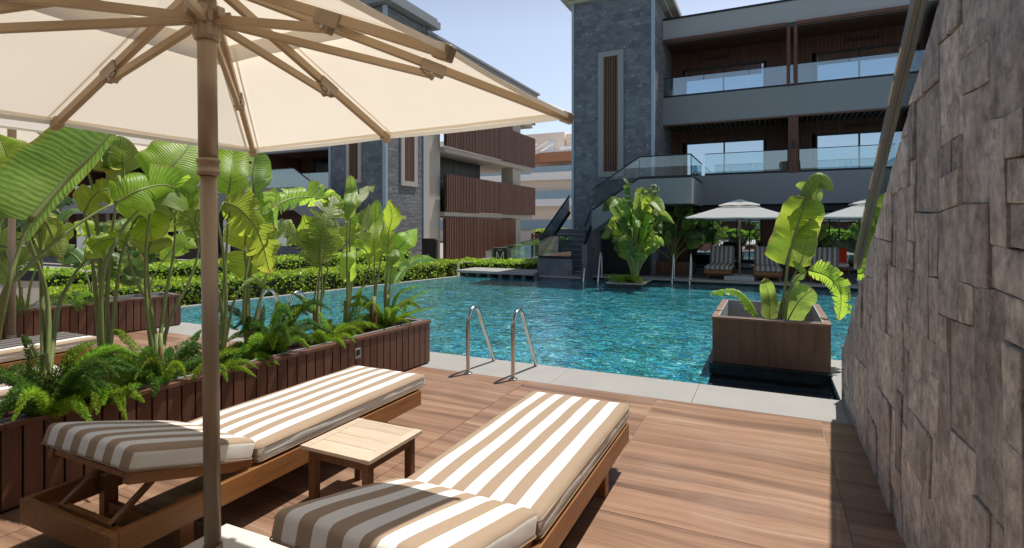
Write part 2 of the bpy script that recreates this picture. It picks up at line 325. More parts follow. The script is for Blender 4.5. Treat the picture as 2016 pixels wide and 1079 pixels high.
# ------------------------------------------------------------------ mesh builder
class MB:
    def __init__(s): s.v = []; s.f = []; s.mi = []; s.uv = []; s.mats = []; s.has_uv = False
    def mat(s, name):
        if name not in s.mats: s.mats.append(name)
        return s.mats.index(name)
    def face(s, idx, m=0, uv=None):
        s.f.append(idx); s.mi.append(m); s.uv.append(uv)
        if uv: s.has_uv = True
    def poly(s, pts, m=0, uv=None):
        b = len(s.v); s.v += [V(p) for p in pts]; s.face(list(range(b, b + len(pts))), m, uv)
    def box(s, a, b, m=0, R=None):
        x0, y0, z0 = a; x1, y1, z1 = b
        if x0 > x1: x0, x1 = x1, x0
        if y0 > y1: y0, y1 = y1, y0
        if z0 > z1: z0, z1 = z1, z0
        p = [V((x, y, z)) for z in (z0, z1) for y in (y0, y1) for x in (x0, x1)]
        if R is not None: p = [R @ q for q in p]
        o = len(s.v); s.v += p
        for q in ((0, 2, 3, 1), (4, 5, 7, 6), (0, 1, 5, 4), (2, 6, 7, 3), (0, 4, 6, 2), (1, 3, 7, 5)):
            s.face([o + i for i in q], m)
        return s
    def beam(s, p, q, w, h, m=0, up=(0, 0, 1)):
        p = V(p); q = V(q); d = q - p; L = d.length; d.normalize(); u = V(up)
        side = d.cross(u)
        if side.length < 1e-4: side = d.cross(V((1, 0, 0)))
        side.normalize(); u = side.cross(d)
        R = Matrix(((side.x, d.x, u.x, p.x), (side.y, d.y, u.y, p.y), (side.z, d.z, u.z, p.z), (0, 0, 0, 1)))
        return s.box((-w / 2, 0, -h / 2), (w / 2, L, h / 2), m, R)
    def tube(s, pts, rad, n=10, m=0, caps=True, squash=1.0):
        pts = [V(p) for p in pts]; k = len(pts)
        if not isinstance(rad, (list, tuple)): rad = [rad] * k
        o = len(s.v); prev = None
        for i, p in enumerate(pts):
            t = (pts[min(i + 1, k - 1)] - pts[max(i - 1, 0)]).normalized()
            if prev is None:
                a = t.cross(V((0, 0, 1)))
                if a.length < 1e-3: a = t.cross(V((1, 0, 0)))
            else: a = prev - t * prev.dot(t)
            a.normalize(); prev = a; b = t.cross(a)
            for j in range(n):
                an = 2 * PI * j / n
                s.v.append(p + (a * math.cos(an) + b * math.sin(an) * squash) * rad[i])
        for i in range(k - 1):
            for j in range(n):
                j2 = (j + 1) % n
                s.face([o + i * n + j, o + i * n + j2, o + (i + 1) * n + j2, o + (i + 1) * n + j], m)
        if caps:
            s.face([o + j for j in range(n)][::-1], m); s.face([o + (k - 1) * n + j for j in range(n)], m)
        return s
    def prism(s, poly, a, b, axis='y', m=0):
        # poly: 2D points; extruded along axis from a to b
        def mk(p, t):
            return {'x': (t, p[0], p[1]), 'y': (p[0], t, p[1]), 'z': (p[0], p[1], t)}[axis]
        o = len(s.v); n = len(poly)
        s.v += [V(mk(p, a)) for p in poly] + [V(mk(p, b)) for p in poly]
        s.face([o + i for i in range(n)], m); s.face([o + i for i in range(2 * n - 1, n - 1, -1)], m)
        for i in range(n):
            j = (i + 1) % n; s.face([o + i, o + n + i, o + n + j, o + j][::-1], m) if False else s.face([o + i, o + j, o + n + j, o + n + i], m)
        return s
    def build(s, name, mat=None, parent=None, smooth=False, bevel=0, seg=2, fixn=True, recalc=True):
        names = s.mats if s.mats else [mat]
        W = parent.get('_w') if parent is not None else None
        me = bpy.data.meshes.new(name)
        if parent is not None:
            inv = WORLD[parent.name].inverted(); vs = [inv @ p for p in s.v]
        else: vs = s.v
        # prism() writes absolute indices only for the first prism of a builder, so re-base here is not needed
        me.from_pydata([tuple(p) for p in vs], [], s.f)
        for nme in names: me.materials.append(M[nme])
        me.polygons.foreach_set('material_index', s.mi)
        me.polygons.foreach_set('use_smooth', [smooth] * len(s.f))
        if s.has_uv:
            ul = me.uv_layers.new(name='UVMap'); k = 0
            for fi, f in enumerate(s.f):
                for j in range(len(f)):
                    ul.data[k].uv = s.uv[fi][j] if s.uv[fi] else (0, 0); k += 1
        me.update()
        if recalc:
            bm = bmesh.new(); bm.from_mesh(me); bmesh.ops.recalc_face_normals(bm, faces=bm.faces); bm.to_mesh(me); bm.free()
        o = bpy.data.objects.new(name, me); COL.objects.link(o)
        if parent is not None:
            o.parent = parent; WORLD[o.name] = WORLD[parent.name].copy()
        else: WORLD[o.name] = Matrix()
        if bevel:
            b = o.modifiers.new('Bevel', 'BEVEL'); b.width = bevel; b.segments = seg; b.limit_method = 'ANGLE'; b.angle_limit = math.radians(40)
        return o
WORLD = {}
def thing(name, label, cat, loc=(0, 0, 0), rot=(0, 0, 0), group=None):
    o = bpy.data.objects.new(name, None); COL.objects.link(o); o.empty_display_size = .1
    o.location = loc; o.rotation_euler = rot
    WORLD[o.name] = Matrix.Translation(V(loc)) @ __import__('mathutils').Euler(rot).to_matrix().to_4x4()
    return tag(o, label, cat, group)
def tag(o, label, cat, group=None):
    o['label'] = label; o['category'] = cat
    if group: o['group'] = group
    return o
def struct(o): o['kind'] = 'structure'; return o
def mat_of(o): return WORLD[o.name]
def dup(root, loc, rotz=None, label=None, scale=None):
    def cp(o, par):
        c = o.copy(); COL.objects.link(c); c.parent = par
        for ch in o.children: cp(ch, c)
        return c
    r = cp(root, None); r.location = loc
    if rotz is not None: r.rotation_euler = (0, 0, rotz)
    if scale: r.scale = scale
    if label: r['label'] = label
    return r
def L2W(o, *pts): return [WORLD[o.name] @ V(p) for p in pts]
class LB(MB):
    """builder whose points are given in the local frame of the thing"""
    def __init__(s, root): super().__init__(); s.root = root
    def build(s, name, mat=None, parent=None, **k):
        w = WORLD[s.root.name]; s.v = [w @ p for p in s.v]
        return super().build(name, mat, parent if parent is not None else s.root, **k)

def crom(pts, n):
    """Catmull-Rom through pts, n samples"""
    P = [V(p) for p in pts]
    if len(P) == 2: return [P[0].lerp(P[1], i / (n - 1)) for i in range(n)]
    P = [P[0] * 2 - P[1]] + P + [P[-1] * 2 - P[-2]]
    segs = len(P) - 3; out = []
    for i in range(n):
        u = i / (n - 1) * segs; k = min(int(u), segs - 1); t = u - k
        a, b, c, d = P[k:k + 4]
        out.append(.5 * ((2 * b) + (c - a) * t + (2 * a - 5 * b + 4 * c - d) * t * t + (3 * b - a - 3 * c + d) * t ** 3))
    return out
# ------------------------------------------------------------------ ground, deck, pool
g = MB(); g.poly([(-300, -300, -.46), (300, -300, -.46), (300, 400, -.46), (-300, 400, -.46)]); struct(g.build('ground', 'ground'))
g = MB(); g.box((-9.6, -5, -.4), (.62, 5.11, -.006)); struct(g.build('deck_base', 'grout'))
g = MB()
xs = [-.935 + 1.315 * k for k in range(-8, 3)]; ys = [5.11 - 1.07 * k for k in range(0, 10)]
for i in range(len(xs) - 1):
    for j in range(len(ys) - 1):
        x0, x1, y1, y0 = xs[i], xs[i + 1], ys[j], ys[j + 1]
        if x0 > .6: continue
        x1 = min(x1, .62)
        g.box((x0 + .0028, y0 + .002, -.004), (x1 - .0028, y1 - .002, 0))
struct(g.build('deck', 'deck_tile'))
g = MB()
cx_ = [-10.2, -8.35, -6.5, -4.65, -2.02, -.64, .59]
for a, b in zip(cx_, cx_[1:]): g.box((a + .0015, 5.112, -.045), (b - .0015, 5.77, .001))
g.box((.592, 5.112, -.045), (.75, 5.77, .001)); g.box((.592, 5.773, -.045), (1.4, 7.5, .001))
for k in range(4): g.box((-11.4 - k * 1.2, 5.112, -.045), (-10.203 - k * 1.2, 5.77, .001))
struct(g.build('pool_coping', 'coping', bevel=.003))
g = MB(); g.box((-16, 5.2, -.44), (.588, 5.75, -.05)); g.box((.61, 5.2, -.44), (1.4, 7.46, -.05)); struct(g.build('pool_wall', 'pool_tile'))
g = MB(); zf = -.1
for px in [-13.5 + i for i in range(0)]: pass
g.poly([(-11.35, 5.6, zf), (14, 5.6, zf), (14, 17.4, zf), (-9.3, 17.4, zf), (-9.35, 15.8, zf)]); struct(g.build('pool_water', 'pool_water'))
g = MB(); g.poly([(-.603, 5.7, -.096), (.59, 5.7, -.096), (.59, 6.62, -.096), (-.603, 6.62, -.096)]); struct(g.build('black_tile_ledge_water', 'black_water'))  # dark glossy sheet of water over a black tiled ledge
# overflow edge along the left side of the pool
e = MB(); d = V((-9.35, 15.8, 0)) - V((-11.35, 5.6, 0)); nrm = V((-d.y, d.x, 0)).normalized()
p0 = V((-11.35, 5.6, 0)); p1 = V((-9.35, 15.85, 0))
e.poly([p0 + V((0, 0, -.45)), p1 + V((0, 0, -.45)), p1 + V((0, 0, -.085)), p0 + V((0, 0, -.085))])
e.poly([p0 + V((0, 0, -.085)), p1 + V((0, 0, -.085)), p1 + nrm * .16 + V((0, 0, -.085)), p0 + nrm * .16 + V((0, 0, -.085))])
e.poly([p0 + nrm * .16 + V((0, 0, -.085)), p1 + nrm * .16 + V((0, 0, -.085)), p1 + nrm * .16 + V((0, 0, -.45)), p0 + nrm * .16 + V((0, 0, -.45))])
struct(e.build('pool_edge', 'coping'))
# far terrace
g = MB()
xx = -6.75
while xx < 15:
    n_ = min(xx + 1.5, 15); g.box((xx + .002, 16.0 if xx < -5.3 else 16.6, -.03), (n_ - .002, 17.35, .02)); xx = n_
struct(g.build('far_pool_coping', 'coping', bevel=.004))
g = MB(); g.box((-6.7, 16.08, -.4), (-5.3, 22, -.032)); g.box((-5.36, 16.7, -.4), (15, 22, -.034)); struct(g.build('far_pool_wall', 'pool_tile'))
g = MB(); g.box((-5.2, 17.352, -.03), (15, 21.4, .012)); struct(g.build('far_terrace', 'stone_tread'))
g = MB(); g.box((-9.6, 15.75, .03), (-6.76, 17.1, .11)); struct(g.build('far_coping_slab', 'coping', bevel=.005))
g = MB()
for k in range(7): g.box((-9.3 + k * .42, 15.85, -.4), (-9.18 + k * .42, 15.97, .03))
g.box((-9.5, 16.3, -.4), (-6.76, 16.4, .03)); struct(g.build('coping_slab_support', 'coping_dark'))

# ------------------------------------------------------------------ stone-clad stair wall on the right
def wall_top(y): return .5 + .637 * (5.8 - y)
wl = thing('stone_wall', 'tall grey brown stone block wall with a sloping top, along the deck edge', 'wall', (.6, 5.8, 0))
b = MB(); b.prism([(5.79, -.1), (5.79, .5), (-3, wall_top(-3)), (-3, -.1)], .68, 1.9, 'x'); b.build('wall_core', 'joint_dark', wl)
rng = random.Random(5); U = .135
NY = int(9.0 / U); NZ = int(6.2 / U); occ = [[False] * NZ for _ in range(NY)]
bm = bmesh.new()
for iz in range(NZ):
    for iy in range(NY):
        if occ[iy][iz]: continue
        opts = [(2, 3), (2, 4), (3, 4), (3, 3), (2, 2), (1, 3), (1, 2), (3, 5), (2, 5), (2, 1), (3, 2), (1, 1)]
        rng.shuffle(opts); w = h = 1
        for (a, c) in opts:
            if iy + a <= NY and iz + c <= NZ and all(not occ[iy + p][iz + q] for p in range(a) for q in range(c)):
                w, h = a, c; break
        for p in range(w):
            for q in range(h): occ[iy + p][iz + q] = True
        if iz * U > wall_top(5.8 - (iy + w) * U) + .2: continue
        y1 = 5.8 - iy * U; y0 = y1 - w * U; z0 = iz * U - .1; z1 = z0 + h * U
        dep = rng.choice([0, .003, .005, .008, .010, .013]); tl = rng.uniform(-.005, .005); tz = rng.uniform(-.004, .004)
        gp = rng.choice([.0006, .0012, .002, .0035])
        ny_, nz_ = w * 2 + 1, h * 2 + 1
        grid = []
        for a in range(ny_ + 1):
            row = []
            for c in range(nz_ + 1):
                fy, fz = a / ny_, c / nz_
                y = y0 + gp + (y1 - y0 - 2 * gp) * fy; z = z0 + gp + (z1 - z0 - 2 * gp) * fz
                ed = 1 if (a in (0, ny_) or c in (0, nz_)) else 0
                nn = noise.noise(V((y * 3.1, z * 3.1, iy * .7 + iz)))
                x = .6 - dep + .02 + tl * (fy - .5) * 2 + tz * (fz - .5) * 2 + nn * .006 + ed * rng.uniform(.002, .005)
                jy = rng.uniform(-.003, .003) if ed else 0; jz = rng.uniform(-.003, .003) if ed else 0
                # pull inner rows next to the edge so that the arris is tight
                if a == 1: y = y0 + gp + .004
                if a == ny_ - 1: y = y1 - gp - .004
                if c == 1: z = z0 + gp + .004
                if c == nz_ - 1: z = z1 - gp - .004
                wy = + .022 * noise.noise(V((y * 1.3, z * 1.9, 3))) + .008 * noise.noise(V((y * 6, z * 6, 9))); wz = .035 * noise.noise(V((y * 1.5, z * 1.1, 17))) + .008 * noise.noise(V((y * 6, z * 6, 29)))
                row.append(bm.verts.new((x, min(5.8, y + jy + wy), z + jz + wz)))
            grid.append(row)
        for a in range(ny_):
            for c in range(nz_): bm.faces.new((grid[a][c], grid[a][c + 1], grid[a + 1][c + 1], grid[a + 1][c]))
        # side returns
        ring = [grid[a][0] for a in range(ny_ + 1)] + [grid[ny_][c] for c in range(1, nz_ + 1)] + [grid[a][nz_] for a in range(ny_ - 1, -1, -1)] + [grid[0][c] for c in range(nz_ - 1, 0, -1)]
        back = [bm.verts.new((.69, v.co.y, v.co.z)) for v in ring]
        for i in range(len(ring)):
            j = (i + 1) % len(ring); bm.faces.new((ring[i], ring[j], back[j], back[i]))
pn = V((0, .637, 1)).normalized()
bmesh.ops.bisect_plane(bm, geom=bm.verts[:] + bm.edges[:] + bm.faces[:], plane_co=(0, 5.8, .51), plane_no=pn, clear_outer=True)
bmesh.ops.recalc_face_normals(bm, faces=bm.faces)
me = bpy.data.meshes.new('stone_cladding'); 
for v in bm.verts: v.co -= V((.6, 5.8, 0))
bm.to_mesh(me); bm.free(); me.materials.append(M['wall_stone'])
o = bpy.data.objects.new('stone_cladding', me); COL.objects.link(o); o.parent = wl
# end face of the wall towards the pool
b = MB()
zc = -.1
while zc < .5:
    h_ = min(.2, .5 - zc); b.box((.6, 5.792, zc + .002), (1.25, 5.812, zc + h_ - .002)); b.box((1.254, 5.792, zc + .002), (1.9, 5.812, zc + h_ - .002)); zc += h_
b.build('end_cladding', 'wall_stone', wl, bevel=.004)
# glass balustrade on the wall
br = thing('glass_balustrade', 'sloping glass balustrade with grey metal handrail on top of the stone wall', 'balustrade', (.65, 5.6, .6))
def rl(y): return 1.285 + .685 * (5.61 - y)
pb = MB()
ys_ = [5.61, 4.32, 3.0, 1.7, .4, -.9]
for y1_, y0_ in zip(ys_, ys_[1:]):
    q = MB(); a, c = y1_ - .006, y0_ + .006
    q.prism([(a, wall_top(a) - .08), (a, rl(a) - .02), (c, rl(c) - .02), (c, wall_top(c) - .08)], .70, .712, 'x')
    q.build('glass_panel', 'near_glass', br)
q = MB(); q.prism([(5.64, rl(5.64) - .05), (5.60, rl(5.60) + .055), (-1, rl(-1) + .055), (-1, rl(-1) - .05)], .672, .698, 'x')
q.prism([(5.64, rl(5.64) - .05), (5.60, rl(5.60) + .055), (-1, rl(-1) + .055), (-1, rl(-1) - .05)], .714, .74, 'x') if False else None
q.build('handrail', 'rail_metal', br, bevel=.003)
q = MB(); q.prism([(5.63, rl(5.63) - .03), (5.62, rl(5.62) + .05), (-1, rl(-1) + .05), (-1, rl(-1) - .03)], .714, .742, 'x'); q.build('handrail', 'rail_metal', br, bevel=.003)
for yy in (5.1, 4.75, 4.5, 4.05, 3.85, 3.3):
    q = MB(); q.beam((.668, yy, rl(yy) - .0), (.668, yy - .16, rl(yy - .16) - .0), .006, .012); q.build('clip_strip', 'lamp_glow', br)

# ------------------------------------------------------------------ long slatted troughs
def trough(name, label, p_far, p_near, width, side, H=.5, sockets=()):
    """p_far, p_near: ends of the visible top edge; body lies on the -x side"""
    a = V((*p_near, 0)); bq = V((*p_far, 0)); L = (bq - a).length; ang = math.atan2(bq.y - a.y, bq.x - a.x) - PI / 2
    t = thing(name, label, 'planter', tuple(a), (0, 0, ang))
    # local: y along the length 0..L, x from 0 (front) to -width
    c = LB(t); c.box((-.035, .02, 0), (-.02, L - .02, H - .03)); c.box((-width + .02, .02, 0), (-width + .035, L - .02, H - .03)); c.box((-width + .035, L - .035, 0), (-.035, L - .02, H - .03)); c.build('backing', 'black_metal')
    s_ = LB(t); y = .02; w = .098
    while y < L - .02:
        e_ = min(y + w, L - .004); s_.box((-.02, y, .02), (0, e_ - .011, H - .032)); s_.box((-width, y, .02), (-width + .02, e_ - .011, H - .032)); y += w
    x = -width + .022
    while x < -.03:
        s_.box((x, L - .02, .02), (min(x + .088, -.022), L, H - .032)); s_.box((x, 0, .02), (min(x + .088, -.022), .02, H - .032)); x += .098
    s_.build('slat_panel', 'plank_brown', bevel=.002)
    k = LB(t); cuts = [0, L * .27, L * .52, L * .77, L]
    for u, v in zip(cuts, cuts[1:]):
        k.box((-.065, u + .001, H - .03), (.012, v - .001, H)); k.box((-width - .012, u + .001, H - .03), (-width + .065, v - .001, H))
    k.box((-width + .066, L - .06, H - .03), (-.066, L + .012, H - .001)); k.box((-width + .066, -.012, H - .03), (-.066, .06, H - .001))
    k.build('cap', 'cap_brown', bevel=.003)
    l = LB(t); l.box((-.085, .065, H - .16), (-.067, L - .065, H + .006)); l.box((-width + .067, .065, H - .16), (-width + .085, L - .065, H + .006)); l.box((-width + .086, L - .085, H - .16), (-.086, L - .065, H + .005)); l.build('liner', 'liner')
    so = LB(t); rg = random.Random(9); n = int(L / .05)
    gz = {}
    for i in range(n + 1):
        for j in range(9): gz[i, j] = len(so.v); so.v.append(V((-.086 - (width - .172) * j / 8, .066 + (L - .132) * i / n, H - .07 + rg.uniform(-.012, .018))))
    for i in range(n):
        for j in range(8): so.face([gz[i, j], gz[i + 1, j], gz[i + 1, j + 1], gz[i, j + 1]])
    so.build('soil', 'bark')
    for yy in sockets:
        q = LB(t); q.box((.001, yy, .30), (.008, yy + .07, .40)); fr = q.build('socket', 'liner', bevel=.002)
        q = LB(t); q.box((.009, yy + .012, .33), (.012, yy + .058, .385)); q.build('socket_hole', 'black_metal', fr)
    return t
trough('trough_planter', 'long dark brown slatted planter trough beside the striped loungers, nearest the camera', (-3.575, 5.30), (-3.93, .1), .6, 1, .5, (2.55, 4.02))
trough('trough_planter', 'dark brown slatted planter trough on the far side of the neighbouring deck bay', (-8.58, 5.60), (-9.1, 1.5), .6, 1)

# ------------------------------------------------------------------ broad-leaved plants
def leaf_mesh(mb, mid, W, tear=0, pl=.25, pr=.25, droop=.35, hint=(1, -1, .35), seed=0, n=22, m=4, mi=0, skew=.16, blunt=.6):
    rg = random.Random(seed); P = crom(mid, n)
    hint = V(hint).normalized()
    T = [(P[min(i + 1, n - 1)] - P[max(i - 1, 0)]).normalized() for i in range(n)]
    prof = []
    for i in range(n):
        t = i / (n - 1)
        prof.append(W * max(.02, (min(1, (t + .02) / .11)) ** .55 * (1 - .12 * t) * (1 - max(0, (t - .55) / .45) ** 2.8) ** blunt * (.98 + .02 * math.sin(t * 17 + seed))))
    wave = rg.uniform(0, 6)
    for side, phi in ((-1, pl), (1, pr)):
        cuts = sorted(set([0, n - 1] + [rg.randint(1, n - 2) for _ in range(int(tear / 2 + .5))])) if tear else [0, n - 1]
        if tear > 9:
            cuts = [0]
            while cuts[-1] < n - 1: cuts.append(min(n - 1, cuts[-1] + rg.choice([1, 1, 2])))
        for ci, (c0, c1) in enumerate(zip(cuts, cuts[1:])):
            dph = rg.uniform(-.7, .9) * min(1, tear / 5) if tear else 0
            lean = rg.uniform(-.1, .14) if tear and tear < 10 else 0
            shr = rg.uniform(.8, 1.04) if tear else 1
            rows = []
            seg = max(1, c1 - c0); K = seg if seg > 1 else 1
            for i in range(c0, c1 + 1):
                fe = (i - c0) / (c1 - c0)
                t = T[i]; N = hint - t * hint.dot(t)
                if N.length < .05: N = V((0, 0, 1)) - t * t.z
                N.normalize(); S = t.cross(N) * side
                row = []
                for q in range(m + 1):
                    s = q / m
                    a = phi - (droop + dph) * s * s * 1.2 + .035 * math.sin(i * .9 + wave + side) * s
                    if phi < -.6: a = phi + droop * .2 * s
                    w = prof[i] * s * shr
                    r_ = S * math.cos(a) + N * math.sin(a)
                    pos = P[i] + r_ * w + t * (skew * w)
                    if tear and s > 0:   # narrow each strip toward its tip so that gaps open
                        edge = (fe - .5) * 2
                        gap = (.22 if tear < 10 else .2) * (P[c1] - P[c0]).length * s * s
                        if not (i == 0 or i == n - 1): pos -= t * edge * gap
                        pos += t * lean * w
                        pos += N * (.012 * s * s * math.sin(ci * 2.4 + side))
                    row.append(pos)
                rows.append(row)
            o = len(mb.v)
            for row in rows: mb.v += row
            for a_ in range(len(rows) - 1):
                for q in range(m):
                    i0 = o + a_ * (m + 1) + q; u0 = (c0 + a_) / (n - 1); u1 = (c0 + a_ + 1) / (n - 1); v0 = q / m; v1 = (q + 1) / m
                    mb.face([i0, i0 + 1, i0 + m + 2, i0 + m + 1], mi, [(u0, v0), (u0, v1), (u1, v1), (u1, v0)])
    rr = [max(.0015, W * .055 * (1 - i / n * .8)) for i in range(n)]
    mb.tube(P, rr, 6, mb.mat('stem_green') if mb.mats else 0, True)

def add_leaf(root, pet, mid, W, mat='leaf', seed=0, stem_r=None, **kw):
    sr = stem_r or (.011 + W * .05)
    s_ = MB(); pts = crom(pet, 16); s_.tube(pts, [sr * (1.2 - .75 * i / 15) for i in range(16)], 8)
    st = s_.build('stem', 'stem_green', root, smooth=True)
    l = MB(); l.mat(mat); l.mat('stem_green'); leaf_mesh(l, mid, W, seed=seed, **kw)
    lf = l.build('leaf', None, root, smooth=True, recalc=False)
    return lf
def sheath(root, base, h, r, seed):
    rg = random.Random(seed); s_ = MB()
    for k in range(3):
        a = rg.uniform(0, 6.28); off = V((math.cos(a), math.sin(a), 0)) * r * .7
        top = off * 1.6 + V((rg.uniform(-.03, .03), rg.uniform(-.03, .03), h * rg.uniform(.7, 1.1)))
        s_.tube(crom([V(base) + off * .6, V(base) + off + V((0, 0, h * .4)), V(base) + top], 6), [r, r * .95, r * .85, r * .7, r * .5, r * .15], 7)
    s_.build('sheath', 'stem_dry', root, smooth=True)
    s_ = MB()
    for k in range(4):
        a = rg.uniform(0, 6.28); off = V((math.cos(a), math.sin(a), 0)) * r
        s_.tube([V(base) + off * .8, V(base) + off * .5 + V((0, 0, h * 1.3))], [r * .8, r * .5], 8)
    s_.build('trunk', 'stem_green', root, smooth=True)

def giant_plant(name, label, group, base, n, H, R, seed, mats=('leaf', 'leaf_yellow'), Wm=.17, lean=(0, 0), fine=True, hint=(.3, -1, .5), st=(.2, 1.0), tears=(0, 2, 4, 7, 9, 14)):
    rg = random.Random(seed); t = thing(name, label, 'plant', base, group=group); B = V(base)
    for k in range(n):
        az = rg.uniform(0, 2 * PI); fr = (k + rg.random()) / n; h = H * (.35 + .65 * fr) * rg.uniform(.85, 1.05); out = R * rg.uniform(.25, 1.0) * (1.15 - .5 * fr)
        dr = V((math.cos(az), math.sin(az), 0)); top = B + dr * out * .45 + V((lean[0] * h, lean[1] * h, h * .62))
        pet = [B + dr * .04, B + dr * out * .18 + V((0, 0, h * .33)), top]
        ll = h * rg.uniform(.34, .5); steep = rg.uniform(*st)
        mid = [top, top + dr * ll * .25 * (1.2 - steep) * 2 + V((0, 0, ll * .45)), top + dr * ll * .8 * (1.3 - steep) + V((0, 0, ll * (.3 + .6 * steep))), top + dr * ll * 1.3 * (1.25 - steep) + V((0, 0, ll * (-.25 + 1.25 * steep)))]
        hh = V(hint) * .8 + V((rg.uniform(-.8, .8), rg.uniform(-.8, .8), rg.uniform(0, .6)))
        add_leaf(t, pet, mid, Wm * rg.uniform(.7, 1.15), rg.choice(mats), seed * 100 + k, .02 * H / 2, tear=rg.choice(tears), pl=rg.uniform(0, .5), pr=rg.uniform(0, .5), droop=rg.uniform(.1, .5), hint=tuple(hh), n=16 if fine else 10, m=3 if fine else 2)
    sheath(t, base, H * .18, .03 * H / 2, seed)
    return t

